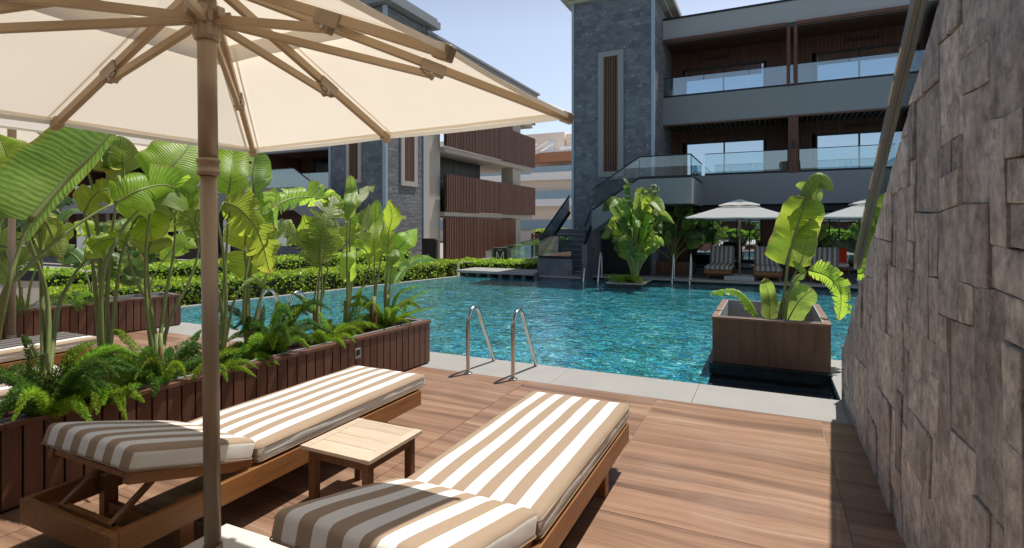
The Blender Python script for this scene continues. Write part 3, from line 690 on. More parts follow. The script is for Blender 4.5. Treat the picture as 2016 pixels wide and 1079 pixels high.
TROUGH_PLANTS = [
 ((-3.95, 1.439, 0.43), [
   ([(-3.95, 1.439, 0.43), (-3.62, 1.415, 1.188), (-3.62, 1.472, 1.451), (-3.62, 1.523, 1.625)], [(-3.62, 1.523, 1.625), (-3.633, 1.673, 1.831), (-3.599, 1.809, 2.018), (-3.582, 1.989, 2.28)], 0.306, {'pl': 0, 'pr': -1.5, 'tear': 0, 'skew': -0.3, 'blunt': 0.35}),
   ([(-3.95, 1.439, 0.43), (-3.8, 1.468, 1.169), (-3.8, 1.562, 1.329), (-3.8, 1.727, 1.513), (-3.8, 1.91, 1.666), (-3.8, 2.04, 1.747)], [(-3.8, 2.04, 1.747), (-3.766, 2.192, 1.847), (-3.848, 2.429, 1.885), (-3.88, 2.667, 1.772)], 0.173, {'tear': 9, 'droop': 0.35}),
   ([(-3.95, 1.439, 0.43), (-4.3, 1.637, 1.428), (-4.3, 1.686, 1.742), (-4.3, 1.711, 1.903)], [(-4.3, 1.711, 1.903), (-4.266, 1.688, 2.026), (-4.305, 1.651, 2.174)], 0.133, {'tear': 1}),
 ]),
 ((-3.98, 1.749, 0.43), [
   ([(-3.98, 1.749, 0.43), (-4.277, 1.866, 1.087), (-4.277, 1.858, 1.418), (-4.277, 1.853, 1.689)], [(-4.277, 1.853, 1.689), (-4.241, 1.875, 1.617), (-4.273, 1.925, 1.516), (-4.205, 1.942, 1.376)], 0.133, {'tear': 2, 'droop': 0.8}),
   ([(-3.98, 1.749, 0.43), (-4.29, 1.953, 1.007), (-4.29, 2.02, 1.204), (-4.29, 2.088, 1.32), (-4.29, 2.253, 1.509)], [(-4.29, 2.253, 1.509), (-4.281, 2.349, 1.574), (-4.33, 2.501, 1.588), (-4.431, 2.715, 1.53)], 0.122, {'tear': 3, 'droop': 0.7}),
   ([(-3.98, 1.749, 0.43), (-4.229, 1.878, 1.089), (-4.229, 1.784, 1.487), (-4.229, 1.758, 1.648)], [(-4.229, 1.758, 1.648), (-4.191, 1.73, 1.758), (-4.186, 1.805, 1.938)], 0.122, {'tear': 3}),
 ]),
 ((-3.98, 2.075, 0.43), [
   ([(-3.98, 2.075, 0.43), (-3.879, 2.007, 1.224), (-3.879, 2.116, 1.543), (-3.879, 2.198, 1.669), (-3.879, 2.274, 1.743)], [(-3.879, 2.274, 1.743), (-3.849, 2.411, 1.841), (-3.89, 2.607, 1.876), (-3.748, 2.688, 1.771)], 0.194, {'tear': 8, 'droop': 0.3}),
   ([(-3.98, 2.075, 0.43), (-4.285, 2.215, 1.185), (-4.285, 2.192, 1.586), (-4.285, 2.157, 1.885), (-4.285, 2.114, 2.019)], [(-4.285, 2.114, 2.019), (-4.314, 2.2, 2.094), (-4.192, 2.218, 2.118), (-4.305, 2.39, 2.078)], 0.153, {'tear': 2, 'droop': 0.6}),
   ([(-3.98, 2.075, 0.43), (-4.255, 2.241, 1.184), (-4.255, 2.274, 1.582), (-4.255, 2.304, 1.82)], [(-4.255, 2.304, 1.82), (-4.266, 2.355, 1.99), (-4.285, 2.324, 2.136), (-4.229, 2.205, 2.197)], 0.153, {'tear': 1}),
   ([(-3.98, 2.075, 0.43), (-4.164, 2.239, 1.045), (-4.164, 2.285, 1.401), (-4.164, 2.36, 1.618)], [(-4.164, 2.36, 1.618), (-4.121, 2.381, 1.674), (-4.093, 2.417, 1.619), (-4.017, 2.407, 1.49)], 0.153, {'tear': 0, 'droop': 0.3}),
   ([(-3.98, 2.075, 0.43), (-4.276, 2.181, 1.046), (-4.276, 2.143, 1.476), (-4.276, 2.103, 1.688)], [(-4.276, 2.103, 1.688), (-4.229, 2.141, 1.811), (-4.195, 2.219, 1.861), (-4.255, 2.335, 1.796)], 0.122, {'tear': 8, 'droop': 0.5}),
 ]),
 ((-4.0, 2.44, 0.43), [
   ([(-4.0, 2.44, 0.43), (-3.949, 2.332, 0.975), (-3.949, 2.325, 1.475), (-3.949, 2.384, 1.907)], [(-3.949, 2.384, 1.907), (-3.916, 2.471, 2.023), (-3.934, 2.585, 2.148), (-4.013, 2.734, 2.321)], 0.224, {'tear': 0, 'blunt': 0.4}),
   ([(-4.0, 2.44, 0.43), (-4.105, 2.534, 0.934), (-4.105, 2.618, 1.387), (-4.105, 2.63, 1.658)], [(-4.105, 2.63, 1.658), (-4.056, 2.541, 1.771), (-4.187, 2.592, 1.892), (-4.015, 2.515, 2.013)], 0.143, {'tear': 12}),
   ([(-4.0, 2.44, 0.43), (-4.277, 2.68, 0.82), (-4.277, 2.845, 1.124), (-4.277, 2.931, 1.368), (-4.277, 2.923, 1.495)], [(-4.277, 2.923, 1.495), (-4.251, 2.827, 1.621), (-4.203, 2.713, 1.68), (-4.414, 2.717, 1.653)], 0.133, {'tear': 6, 'droop': 0.8}),
   ([(-4.0, 2.44, 0.43), (-4.293, 2.573, 0.837), (-4.293, 2.543, 1.153), (-4.293, 2.535, 1.386)], [(-4.293, 2.535, 1.386), (-4.31, 2.583, 1.502), (-4.217, 2.573, 1.619), (-4.149, 2.554, 1.765)], 0.173, {'tear': 1}),
   ([(-4.0, 2.44, 0.43), (-4.15, 2.487, 0.938), (-4.15, 2.352, 1.251), (-4.15, 2.311, 1.473)], [(-4.15, 2.311, 1.473), (-4.193, 2.25, 1.51), (-4.13, 2.107, 1.479), (-4.291, 2.11, 1.371)], 0.122, {'tear': 4, 'droop': 0.8}),
 ]),
 ((-3.95, 2.876, 0.43), [
   ([(-3.95, 2.876, 0.43), (-4.023, 2.965, 0.959), (-4.023, 3.006, 1.454), (-4.023, 3.02, 1.851)], [(-4.023, 3.02, 1.851), (-4.012, 3.035, 2.019), (-4.091, 3.114, 2.179), (-4.16, 3.191, 2.402)], 0.138, {'tear': 0, 'blunt': 0.4}),
   ([(-3.95, 2.876, 0.43), (-3.862, 2.877, 0.9), (-3.862, 2.855, 1.381), (-3.862, 2.803, 1.659), (-3.862, 2.855, 1.787)], [(-3.862, 2.855, 1.787), (-3.816, 2.977, 1.722), (-3.782, 3.117, 1.529), (-3.898, 3.326, 1.183)], 0.173, {'tear': 12, 'droop': 0.5}),
   ([(-3.95, 2.876, 0.43), (-3.96, 2.927, 0.804), (-3.96, 2.861, 1.137), (-3.96, 2.755, 1.384), (-3.96, 2.722, 1.561)], [(-3.96, 2.722, 1.561), (-3.945, 2.683, 1.658), (-3.94, 2.725, 1.776), (-3.942, 2.87, 1.841)], 0.143, {'tear': 14, 'droop': 0.6}),
   ([(-3.95, 2.876, 0.43), (-3.921, 2.944, 0.805), (-3.921, 2.999, 1.002), (-3.921, 3.083, 1.117)], [(-3.921, 3.083, 1.117), (-3.92, 3.156, 1.144), (-3.935, 3.253, 1.118), (-3.855, 3.289, 1.035)], 0.051, {'tear': 5, 'droop': 0.6}),
 ]),
 ((-4.0, 3.205, 0.43), [
   ([(-4.0, 3.205, 0.43), (-4.063, 3.225, 0.922), (-4.063, 3.28, 1.357), (-4.063, 3.306, 1.764)], [(-4.063, 3.306, 1.764), (-4.015, 3.252, 1.972), (-4.059, 3.303, 2.155), (-4.048, 3.326, 2.415)], 0.224, {'tear': 5, 'pl': -1.3, 'pr': 0}),
   ([(-4.0, 3.205, 0.43), (-4.117, 3.288, 0.821), (-4.117, 3.283, 1.089), (-4.117, 3.283, 1.156)], [(-4.117, 3.283, 1.156), (-4.109, 3.241, 1.358), (-4.213, 3.344, 1.555), (-4.083, 3.338, 1.734)], 0.214, {'tear': 1}),
   ([(-4.0, 3.205, 0.43), (-3.968, 3.12, 0.857), (-3.968, 3.169, 1.364), (-3.968, 3.296, 1.675)], [(-3.968, 3.296, 1.675), (-3.956, 3.529, 1.825), (-3.975, 3.847, 1.877), (-3.914, 4.133, 1.819), (-4.027, 4.636, 1.544)], 0.173, {'tear': 18, 'pl': 0.15, 'pr': -1.2, 'droop': 0.1}),
   ([(-4.0, 3.205, 0.43), (-3.95, 3.205, 0.759), (-3.95, 3.307, 1.094), (-3.95, 3.386, 1.354)], [(-3.95, 3.386, 1.354), (-3.998, 3.347, 1.489), (-4.038, 3.402, 1.623), (-3.898, 3.411, 1.779)], 0.143, {'tear': 2}),
 ]),
 ((-3.95, 3.912, 0.43), [
   ([(-3.95, 3.912, 0.43), (-3.839, 3.802, 0.765), (-3.839, 3.827, 1.049), (-3.839, 3.84, 1.249)], [(-3.839, 3.84, 1.249), (-3.843, 3.857, 1.455), (-3.82, 3.886, 1.648), (-3.893, 4.11, 1.903)], 0.204, {'tear': 12}),
   ([(-3.95, 3.912, 0.43), (-3.983, 3.905, 0.739), (-3.983, 3.931, 0.982), (-3.983, 3.997, 1.215)], [(-3.983, 3.997, 1.215), (-3.996, 3.822, 1.42), (-3.964, 3.605, 1.539), (-4.043, 3.427, 1.614)], 0.143, {'tear': 14, 'droop': 0.4}),
   ([(-3.95, 3.912, 0.43), (-3.979, 3.981, 0.728), (-3.979, 4.007, 1.025), (-3.979, 3.994, 1.226)], [(-3.979, 3.994, 1.226), (-4.027, 3.948, 1.426), (-3.966, 3.812, 1.576), (-3.909, 3.697, 1.718)], 0.122, {'tear': 2}),
   ([(-3.95, 3.912, 0.43), (-3.996, 3.984, 0.727), (-3.996, 4.064, 1.018), (-3.996, 4.133, 1.319)], [(-3.996, 4.133, 1.319), (-3.965, 4.207, 1.471), (-4.048, 4.484, 1.546), (-4.089, 4.707, 1.628)], 0.102, {'tear': 5}),
 ]),
 ((-4.0, 4.37, 0.43), [
   ([(-4.0, 4.37, 0.43), (-4.016, 4.433, 0.766), (-4.016, 4.502, 1.138), (-4.016, 4.55, 1.364)], [(-4.016, 4.55, 1.364), (-4.055, 4.652, 1.544), (-4.051, 4.746, 1.685), (-4.065, 4.806, 1.846)], 0.122, {'tear': 3}),
   ([(-4.0, 4.37, 0.43), (-3.92, 4.297, 0.79), (-3.92, 4.29, 1.313), (-3.92, 4.297, 1.678)], [(-3.92, 4.297, 1.678), (-3.884, 4.288, 1.834), (-3.986, 4.431, 1.976), (-3.969, 4.396, 2.133)], 0.071, {'tear': 0}),
   ([(-4.0, 4.37, 0.43), (-3.964, 4.361, 0.779), (-3.964, 4.376, 1.308), (-3.964, 4.391, 1.706)], [(-3.964, 4.391, 1.706), (-3.969, 4.473, 1.87), (-4.019, 4.675, 1.974), (-4.078, 4.916, 2.059)], 0.076, {'tear': 1}),
   ([(-4.0, 4.37, 0.43), (-3.993, 4.377, 0.669), (-3.993, 4.408, 0.878), (-3.993, 4.415, 1.011)], [(-3.993, 4.415, 1.011), (-3.962, 4.344, 1.151), (-3.925, 4.318, 1.285), (-4.088, 4.544, 1.418)], 0.087, {'tear': 0}),
   ([(-4.0, 4.37, 0.43), (-4.053, 4.49, 0.648), (-4.053, 4.69, 0.955), (-4.053, 4.8, 1.172)], [(-4.053, 4.8, 1.172), (-4.039, 4.732, 1.318), (-3.992, 4.539, 1.409), (-4.1, 4.463, 1.421)], 0.061, {'tear': 2, 'droop': 0.6}),
 ]),
 ((-3.95, 4.736, 0.43), [
   ([(-3.95, 4.736, 0.43), (-4.039, 4.869, 0.765), (-4.039, 4.86, 0.996), (-4.039, 4.86, 1.197)], [(-4.039, 4.86, 1.197), (-4.009, 4.816, 1.429), (-4.085, 4.933, 1.658), (-4.085, 4.96, 1.904)], 0.097, {'tear': 0}),
   ([(-3.95, 4.736, 0.43), (-3.97, 4.786, 0.779), (-3.97, 4.847, 1.057), (-3.97, 4.908, 1.283)], [(-3.97, 4.908, 1.283), (-3.979, 5.01, 1.483), (-3.886, 5.011, 1.629), (-4.073, 5.504, 1.726)], 0.082, {'tear': 12}),
 ]),
 ((-3.9, 4.92, 0.43), [
   ([(-3.9, 4.92, 0.43), (-4.019, 5.014, 0.748), (-4.019, 5.042, 0.981), (-4.019, 5.116, 1.183)], [(-4.019, 5.116, 1.183), (-3.981, 5.23, 1.328), (-3.921, 5.32, 1.448), (-4.039, 5.692, 1.568)], 0.153, {'tear': 3}),
   ([(-3.9, 4.92, 0.43), (-3.792, 4.757, 0.793), (-3.792, 4.783, 1.069), (-3.792, 4.792, 1.292)], [(-3.792, 4.792, 1.292), (-3.82, 4.836, 1.515), (-3.743, 4.8, 1.712), (-3.691, 4.673, 1.883)], 0.122, {'tear': 3}),
   ([(-3.9, 4.92, 0.43), (-3.861, 4.888, 0.716), (-3.861, 4.933, 0.854), (-3.861, 5.007, 0.956)], [(-3.861, 5.007, 0.956), (-3.882, 5.246, 1.119), (-3.893, 5.55, 1.192), (-3.943, 5.988, 1.153)], 0.092, {'tear': 8, 'pl': 0, 'pr': -0.9}),
   ([(-3.9, 4.92, 0.43), (-4.004, 5.041, 0.687), (-4.004, 5.078, 0.86), (-4.004, 5.097, 0.917)], [(-4.004, 5.097, 0.917), (-4.025, 5.143, 1.091), (-3.942, 5.083, 1.246), (-4.14, 5.29, 1.397)], 0.082, {'tear': 0}),
 ]),
]
FROND_PATHS = [
 [(-3.9, 1.714, 0.556), (-3.9, 1.823, 0.736), (-3.9, 1.975, 0.544), (-3.9, 2.033, 0.314)],
 [(-3.85, 2.679, 0.567), (-3.85, 2.89, 0.611), (-3.85, 3.148, 0.523), (-3.85, 3.332, 0.348)],
 [(-3.85, 3.916, 0.406), (-3.85, 4.265, 0.592), (-3.85, 4.786, 0.461), (-3.85, 5.292, 0.096)],
 [(-3.85, 3.916, 0.406), (-3.85, 4.134, 0.603), (-3.85, 4.324, 0.467), (-3.85, 4.432, 0.278)],
 [(-3.95, 4.018, 0.375), (-3.95, 4.018, 0.625), (-3.95, 3.822, 0.851), (-3.95, 3.628, 0.979)],
 [(-3.95, 5.047, 0.455), (-3.95, 5.288, 0.524), (-3.95, 5.546, 0.549), (-3.95, 5.94, 0.533)],
 [(-3.95, 4.375, 0.407), (-3.95, 4.414, 0.613), (-3.95, 4.452, 0.768), (-3.95, 4.547, 0.892)],
 [(-3.9, 3.265, 0.493), (-3.9, 3.479, 0.627), (-3.9, 3.593, 0.791), (-3.9, 3.652, 0.876)],
 [(-3.95, 3.255, 0.49), (-3.95, 3.359, 0.645), (-3.95, 3.44, 0.811), (-3.95, 3.457, 0.935)],
 [(-3.95, 3.204, 0.501), (-3.95, 3.204, 0.673), (-3.95, 3.281, 0.791), (-3.95, 3.306, 0.918)],
 [(-3.95, 5.047, 0.455), (-3.95, 5.094, 0.684), (-3.95, 5.238, 0.815), (-3.95, 5.654, 0.865)],
 [(-3.9, 2.337, 0.587), (-3.9, 2.236, 0.75), (-3.9, 2.14, 0.872), (-3.9, 2.093, 0.914)],
 [(-3.9, 2.407, 0.57), (-3.9, 2.517, 0.692), (-3.9, 2.633, 0.744), (-3.9, 2.693, 0.809)],
 [(-3.95, 2.044, 0.485), (-3.95, 2.167, 0.588), (-3.95, 2.333, 0.564), (-3.95, 2.504, 0.511)],
 [(-3.95, 1.767, 0.533), (-3.95, 1.691, 0.707), (-3.95, 1.667, 0.863), (-3.95, 1.63, 0.96)],
 [(-3.9, 1.77, 0.57), (-3.9, 1.823, 0.742), (-3.9, 1.876, 0.825), (-3.9, 1.989, 0.86)],
 [(-3.9, 1.849, 0.548), (-3.9, 1.904, 0.723), (-3.9, 2.018, 0.795), (-3.9, 2.109, 0.776)],
 [(-4.0, 2.783, 0.587), (-4.0, 2.869, 0.73), (-4.0, 2.957, 0.796), (-4.0, 3.097, 0.731)],
 [(-4.0, 4.508, 0.486), (-4.0, 4.588, 0.747), (-4.0, 4.548, 0.862), (-4.0, 4.67, 0.959)],
 [(-3.95, 5.238, 0.423), (-3.95, 5.338, 0.651), (-3.95, 5.493, 0.725), (-3.95, 5.823, 0.784)],
]
BOX_PLANT = [
 ([(0.1, 7.25, 0.12), (0.112, 7.315, 0.473), (0.167, 7.315, 0.895), (0.189, 7.315, 1.19)], [(0.178, 7.315, 1.128), (0.228, 7.348, 1.324), (0.278, 7.378, 1.496), (0.329, 7.41, 1.68)], 0.27, {'tear': 0, 'pl': 0.05, 'pr': 0.05, 'blunt': 0.25, 'skew': 0.05}),
 ([(0.1, 7.25, 0.12), (0.117, 7.262, 0.482), (0.182, 7.262, 1.022), (0.247, 7.262, 1.449)], [(0.247, 7.262, 1.424), (0.301, 7.282, 1.6), (0.351, 7.21, 1.761), (0.404, 7.214, 1.927)], 0.25, {'tear': 0, 'pl': 0.1, 'pr': 0.1, 'blunt': 0.25, 'skew': 0.1}),
 ([(0.1, 7.25, 0.12), (0.117, 7.276, 0.48), (0.172, 7.276, 0.899), (0.204, 7.276, 1.235)], [(0.28, 7.276, 1.539), (0.354, 7.269, 1.811), (0.422, 7.346, 1.994), (0.462, 7.303, 2.159)], 0.17, {'tear': 1}),
 ([(0.1, 7.25, 0.12), (0.138, 7.225, 0.489), (0.224, 7.225, 1.268), (0.378, 7.225, 1.869)], [(0.378, 7.225, 1.839), (0.459, 7.254, 2.077), (0.55, 7.221, 2.149), (0.668, 7.292, 2.014)], 0.14, {'tear': 0, 'droop': 0.9}),
 ([(0.1, 7.25, 0.12), (0.138, 7.226, 0.489), (0.224, 7.226, 0.906), (0.326, 7.226, 1.15)], [(0.326, 7.226, 1.138), (0.379, 7.229, 1.331), (0.418, 7.277, 1.51), (0.431, 7.147, 1.688)], 0.16, {'tear': 2, 'pl': 0.1, 'pr': 0.1}),
 ([(0.1, 7.25, 0.12), (-0.016, 7.297, 0.392), (-0.005, 7.297, 0.455)], [(-0.005, 7.297, 0.455), (0.007, 7.321, 0.638), (-0.016, 7.348, 0.789), (-0.054, 7.178, 0.971)], 0.1, {'tear': 0}),
 ([(0.1, 7.25, 0.12), (0.166, 7.271, 0.411), (0.193, 7.271, 0.474)], [(0.193, 7.271, 0.462), (0.273, 7.235, 0.636), (0.353, 7.234, 0.761), (0.467, 7.215, 0.859)], 0.17, {'tear': 0, 'pl': 0.1, 'pr': -0.2}),
 ([(0.1, 7.25, 0.12), (-0.055, 7.254, 0.396), (-0.151, 7.254, 0.501)], [(-0.139, 7.254, 0.501), (-0.242, 7.252, 0.682), (-0.4, 7.299, 0.794), (-0.679, 7.135, 0.772)], 0.1, {'tear': 16, 'pl': 0.1, 'pr': -1.2}),
 ([(0.1, 7.25, 0.12), (0.164, 7.179, 0.426), (0.202, 7.179, 0.729), (0.276, 7.179, 0.973), (0.412, 7.179, 1.085)], [(0.412, 7.179, 1.085), (0.605, 7.149, 1.018), (0.726, 7.11, 0.826), (0.729, 7.293, 0.499)], 0.17, {'tear': 18, 'pl': 0.2, 'pr': -1.1}),
 ([(0.1, 7.25, 0.12), (0.167, 7.307, 0.405), (0.194, 7.307, 0.774), (0.249, 7.307, 0.93)], [(0.249, 7.307, 0.899), (0.345, 7.307, 1.025), (0.328, 7.277, 1.099), (0.247, 7.262, 1.176)], 0.05, {'tear': 3}),
]

tnames = ['two huge leaves leaning in at the frame edge, at the trough end',
 'short pale drooping leaves rising from the fern clump in the trough', 'tall thin straight stalks with a folded leaf, behind the fern clump',
 'broad pale ribbed leaf just left of the parasol pole', 'upright oval leaf and large drooping leaf just right of the parasol pole',
 'an arching comb-like torn leaf and a half-torn upright leaf', 'fan of torn leaves with a browned edge in the middle of the trough',
 'slim pair of pointed upright leaves behind the torn fan', 'single narrow spear-shaped upright leaf near the trough end', 'a folded leaf and small ragged leaf at the pool end']
for i, (bs, lv) in enumerate(TROUGH_PLANTS):
    t = thing('bird_of_paradise_plant', 'plant with ' + tnames[i], 'plant', bs, group='big-leaved plants in the near trough')
    for k, (pet, mid, W, kw) in enumerate(lv):
        add_leaf(t, pet, mid, W, 'leaf_yellow' if (i * 7 + k * 3) % 5 in (1, 3) else 'leaf', i * 31 + k, .014, **{**dict(hint=(3.9, -bs[1] - .25 * (k % 3), .9), pl=.12 + .25 * ((i + k) % 3) / 2, pr=.1, droop=.22), **kw})
    rg = random.Random(i * 7 + 3)
    for k in range(0):
        az = rg.choice([rg.uniform(-2.6, -.6), rg.uniform(.5, 2.6)]); d = V((.25 * math.cos(az), math.sin(az), 0)); hz_ = rg.uniform(.62, 1.2) if i < 6 else rg.uniform(.5, .8)
        top = V(bs) + d * rg.uniform(.15, .4) + V((rg.uniform(-.15, .05), 0, hz_)); ll = rg.uniform(.4, .62)
        add_leaf(t, [bs, V(bs) + d * .06 + V((0, 0, hz_ * .5)), top], [top, top + d * ll * .35 + V((0, 0, ll * .3)), top + d * ll * .75 + V((0, 0, ll * .28)), top + d * ll * 1.1 + V((0, 0, -ll * .05))],
                 rg.uniform(.09, .13), rg.choice(['leaf', 'leaf_yellow', 'leaf_dark']), i * 31 + 20 + k, .012, tear=rg.choice([4, 8, 14, 16]), pl=rg.uniform(-.2, .5), pr=rg.uniform(-.2, .5), droop=rg.uniform(.2, .9), hint=(.5, rg.uniform(-.9, -.2), rg.uniform(.2, 1)))
    sheath(t, bs, .3, .026, i + 50)

# plants in the far-left trough
for i, (yy, n, h) in enumerate([(2.0, 4, 1.7), (2.9, 4, 1.7), (3.7, 4, 1.55), (4.5, 4, 1.5), (5.2, 4, 1.1)]):
    giant_plant('bird_of_paradise_plant', ['leafy clump at the near end of the far trough', 'leafy clump second along the far trough', 'leafy clump in the middle of the far trough', 'leafy clump fourth along the far trough', 'low leafy clump at the pool end of the far trough'][i], 'big-leaved plants in the far trough',
                (-9.1 + i * .06, yy, .43), n, h, .75, 200 + i, ('leaf', 'leaf_dark', 'leaf_yellow'), .2, hint=(1, -.4, .3))

# ------------------------------------------------------------------ foxtail ferns
def frond_mesh(mb, path, R=.045, dens=1.0, seed=0, mi=0, leaf=.017):
    rg = random.Random(seed); n = 26; P = crom(path, n)
    L = sum((P[i + 1] - P[i]).length for i in range(n - 1)); N = int(L * 2600 * dens)
    for k in range(N):
        u = rg.random() ** .9 * (n - 1); i = min(int(u), n - 2); f = u - i; c = P[i].lerp(P[i + 1], f); t = (P[i + 1] - P[i]).normalized()
        tt = u / (n - 1); r = R * (min(1, tt * 5 + .3)) * (1 - tt ** 3 * .85) * rg.uniform(.55, 1.1)
        a = t.orthogonal().normalized(); an = rg.uniform(0, 6.28); d = (Matrix.Rotation(an, 3, t) @ a); dd = (d + t * rg.uniform(.3, 1.1)).normalized()
        s0 = c + dd * r * rg.uniform(.15, .6); tip = c + dd * r * 1.1; sd = dd.cross(V((rg.uniform(-1, 1), rg.uniform(-1, 1), rg.uniform(-1, 1)))).normalized() * leaf * .13
        b = len(mb.v); md = (s0 + tip) / 2
        mb.v += [s0, md + sd, tip, md - sd]; v = rg.random() * .7 + .15
        mb.face([b, b + 1, b + 2, b + 3], mi, [(tt, v)] * 4)
    mb.tube(P, [.003 * (1 - .7 * i / n) for i in range(n)], 4, mi, False)
def fern(label, base, n, L, seed, group, mat='fern_leaf', extra=(), R=.045, up=.55, dens=1.35):
    rg = random.Random(seed); t = thing('foxtail_fern', label, 'fern', base, group=group); B = V(base)
    paths = [list(p) for p in extra]
    for k in range(n):
        az = rg.uniform(0, 2 * PI); l = L * rg.uniform(.65, 1.1); e = rg.uniform(.25, 1) * up * 1.8
        d = V((math.cos(az), math.sin(az), 0)); o = B + d * rg.uniform(0, .08)
        paths.append([o, o + d * l * .22 + V((0, 0, l * .35 * e)), o + d * l * .55 + V((0, 0, l * .5 * e)), o + d * l * .9 + V((0, 0, l * (.5 * e - .18)))])
    for i, p in enumerate(paths):
        m_ = MB(); m_.mat(mat if (i + seed) % 3 else 'fern_leaf'); frond_mesh(m_, p, R * rg.uniform(.8, 1.2), dens, seed * 50 + i); m_.build('frond', None, t, recalc=False)
    return t
G = 'foxtail ferns in the near trough'; F_ = FROND_PATHS
fern('bushy dark fern at the left trough end, one plume hanging over the front', (-3.88, 1.74, .45), 24, .48, 1, G, 'fern_dark', [F_[0], F_[14], F_[15], F_[16]], .05, .85)
fern('bright soft green fern spreading over the trough rim left of the parasol pole', (-3.88, 2.05, .45), 20, .42, 2, G, 'fern_leaf', [F_[13]], .045, .5)
fern('fern between two stalks beside the parasol pole', (-3.9, 2.42, .45), 18, .46, 3, G, 'fern_dark', [F_[11], F_[12]], .045, .8)
fern('fern behind the parasol pole with a long plume lying along the trough rim', (-3.88, 2.8, .45), 13, .36, 4, G, 'fern_leaf', [F_[1], F_[17]], .042, .4)
fern('dense upright dark green fern in the middle of the trough', (-3.95, 3.38, .45), 24, .52, 5, G, 'fern_dark', [F_[7], F_[8], F_[9]], .055, 1.15)
fern('yellow green fern whose two long plumes arch over the front of the trough', (-3.88, 3.98, .45), 10, .34, 6, G, 'fern_leaf', [F_[2], F_[3], F_[4], F_[6], F_[18]], .042, .6)
fern('feathery fern at the pool end of the trough', (-3.92, 4.9, .45), 20, .46, 7, G, 'fern_leaf', [F_[5], F_[10], F_[19]], .04, .95)
fern('small low fern filling the gap between two stalk clumps near the parasol pole', (-3.95, 3.1, .45), 9, .3, 8, G, 'fern_leaf', (), .04, .4)
fern('small fern beside the reddish soil towards the trough end', (-4.0, 4.45, .45), 9, .3, 9, G, 'fern_leaf', (), .035, .6)
G = 'foxtail ferns in the far trough'
for i, yy in enumerate((2.4, 3.3, 4.2)):
    fern(['fern at the near end of the far trough', 'fern in the middle of the far trough', 'fern at the pool end of the far trough'][i], (-8.95 + i * .07, yy, .45), 12, .5, 30 + i, G, 'fern_dark', (), .06, .6, .5)
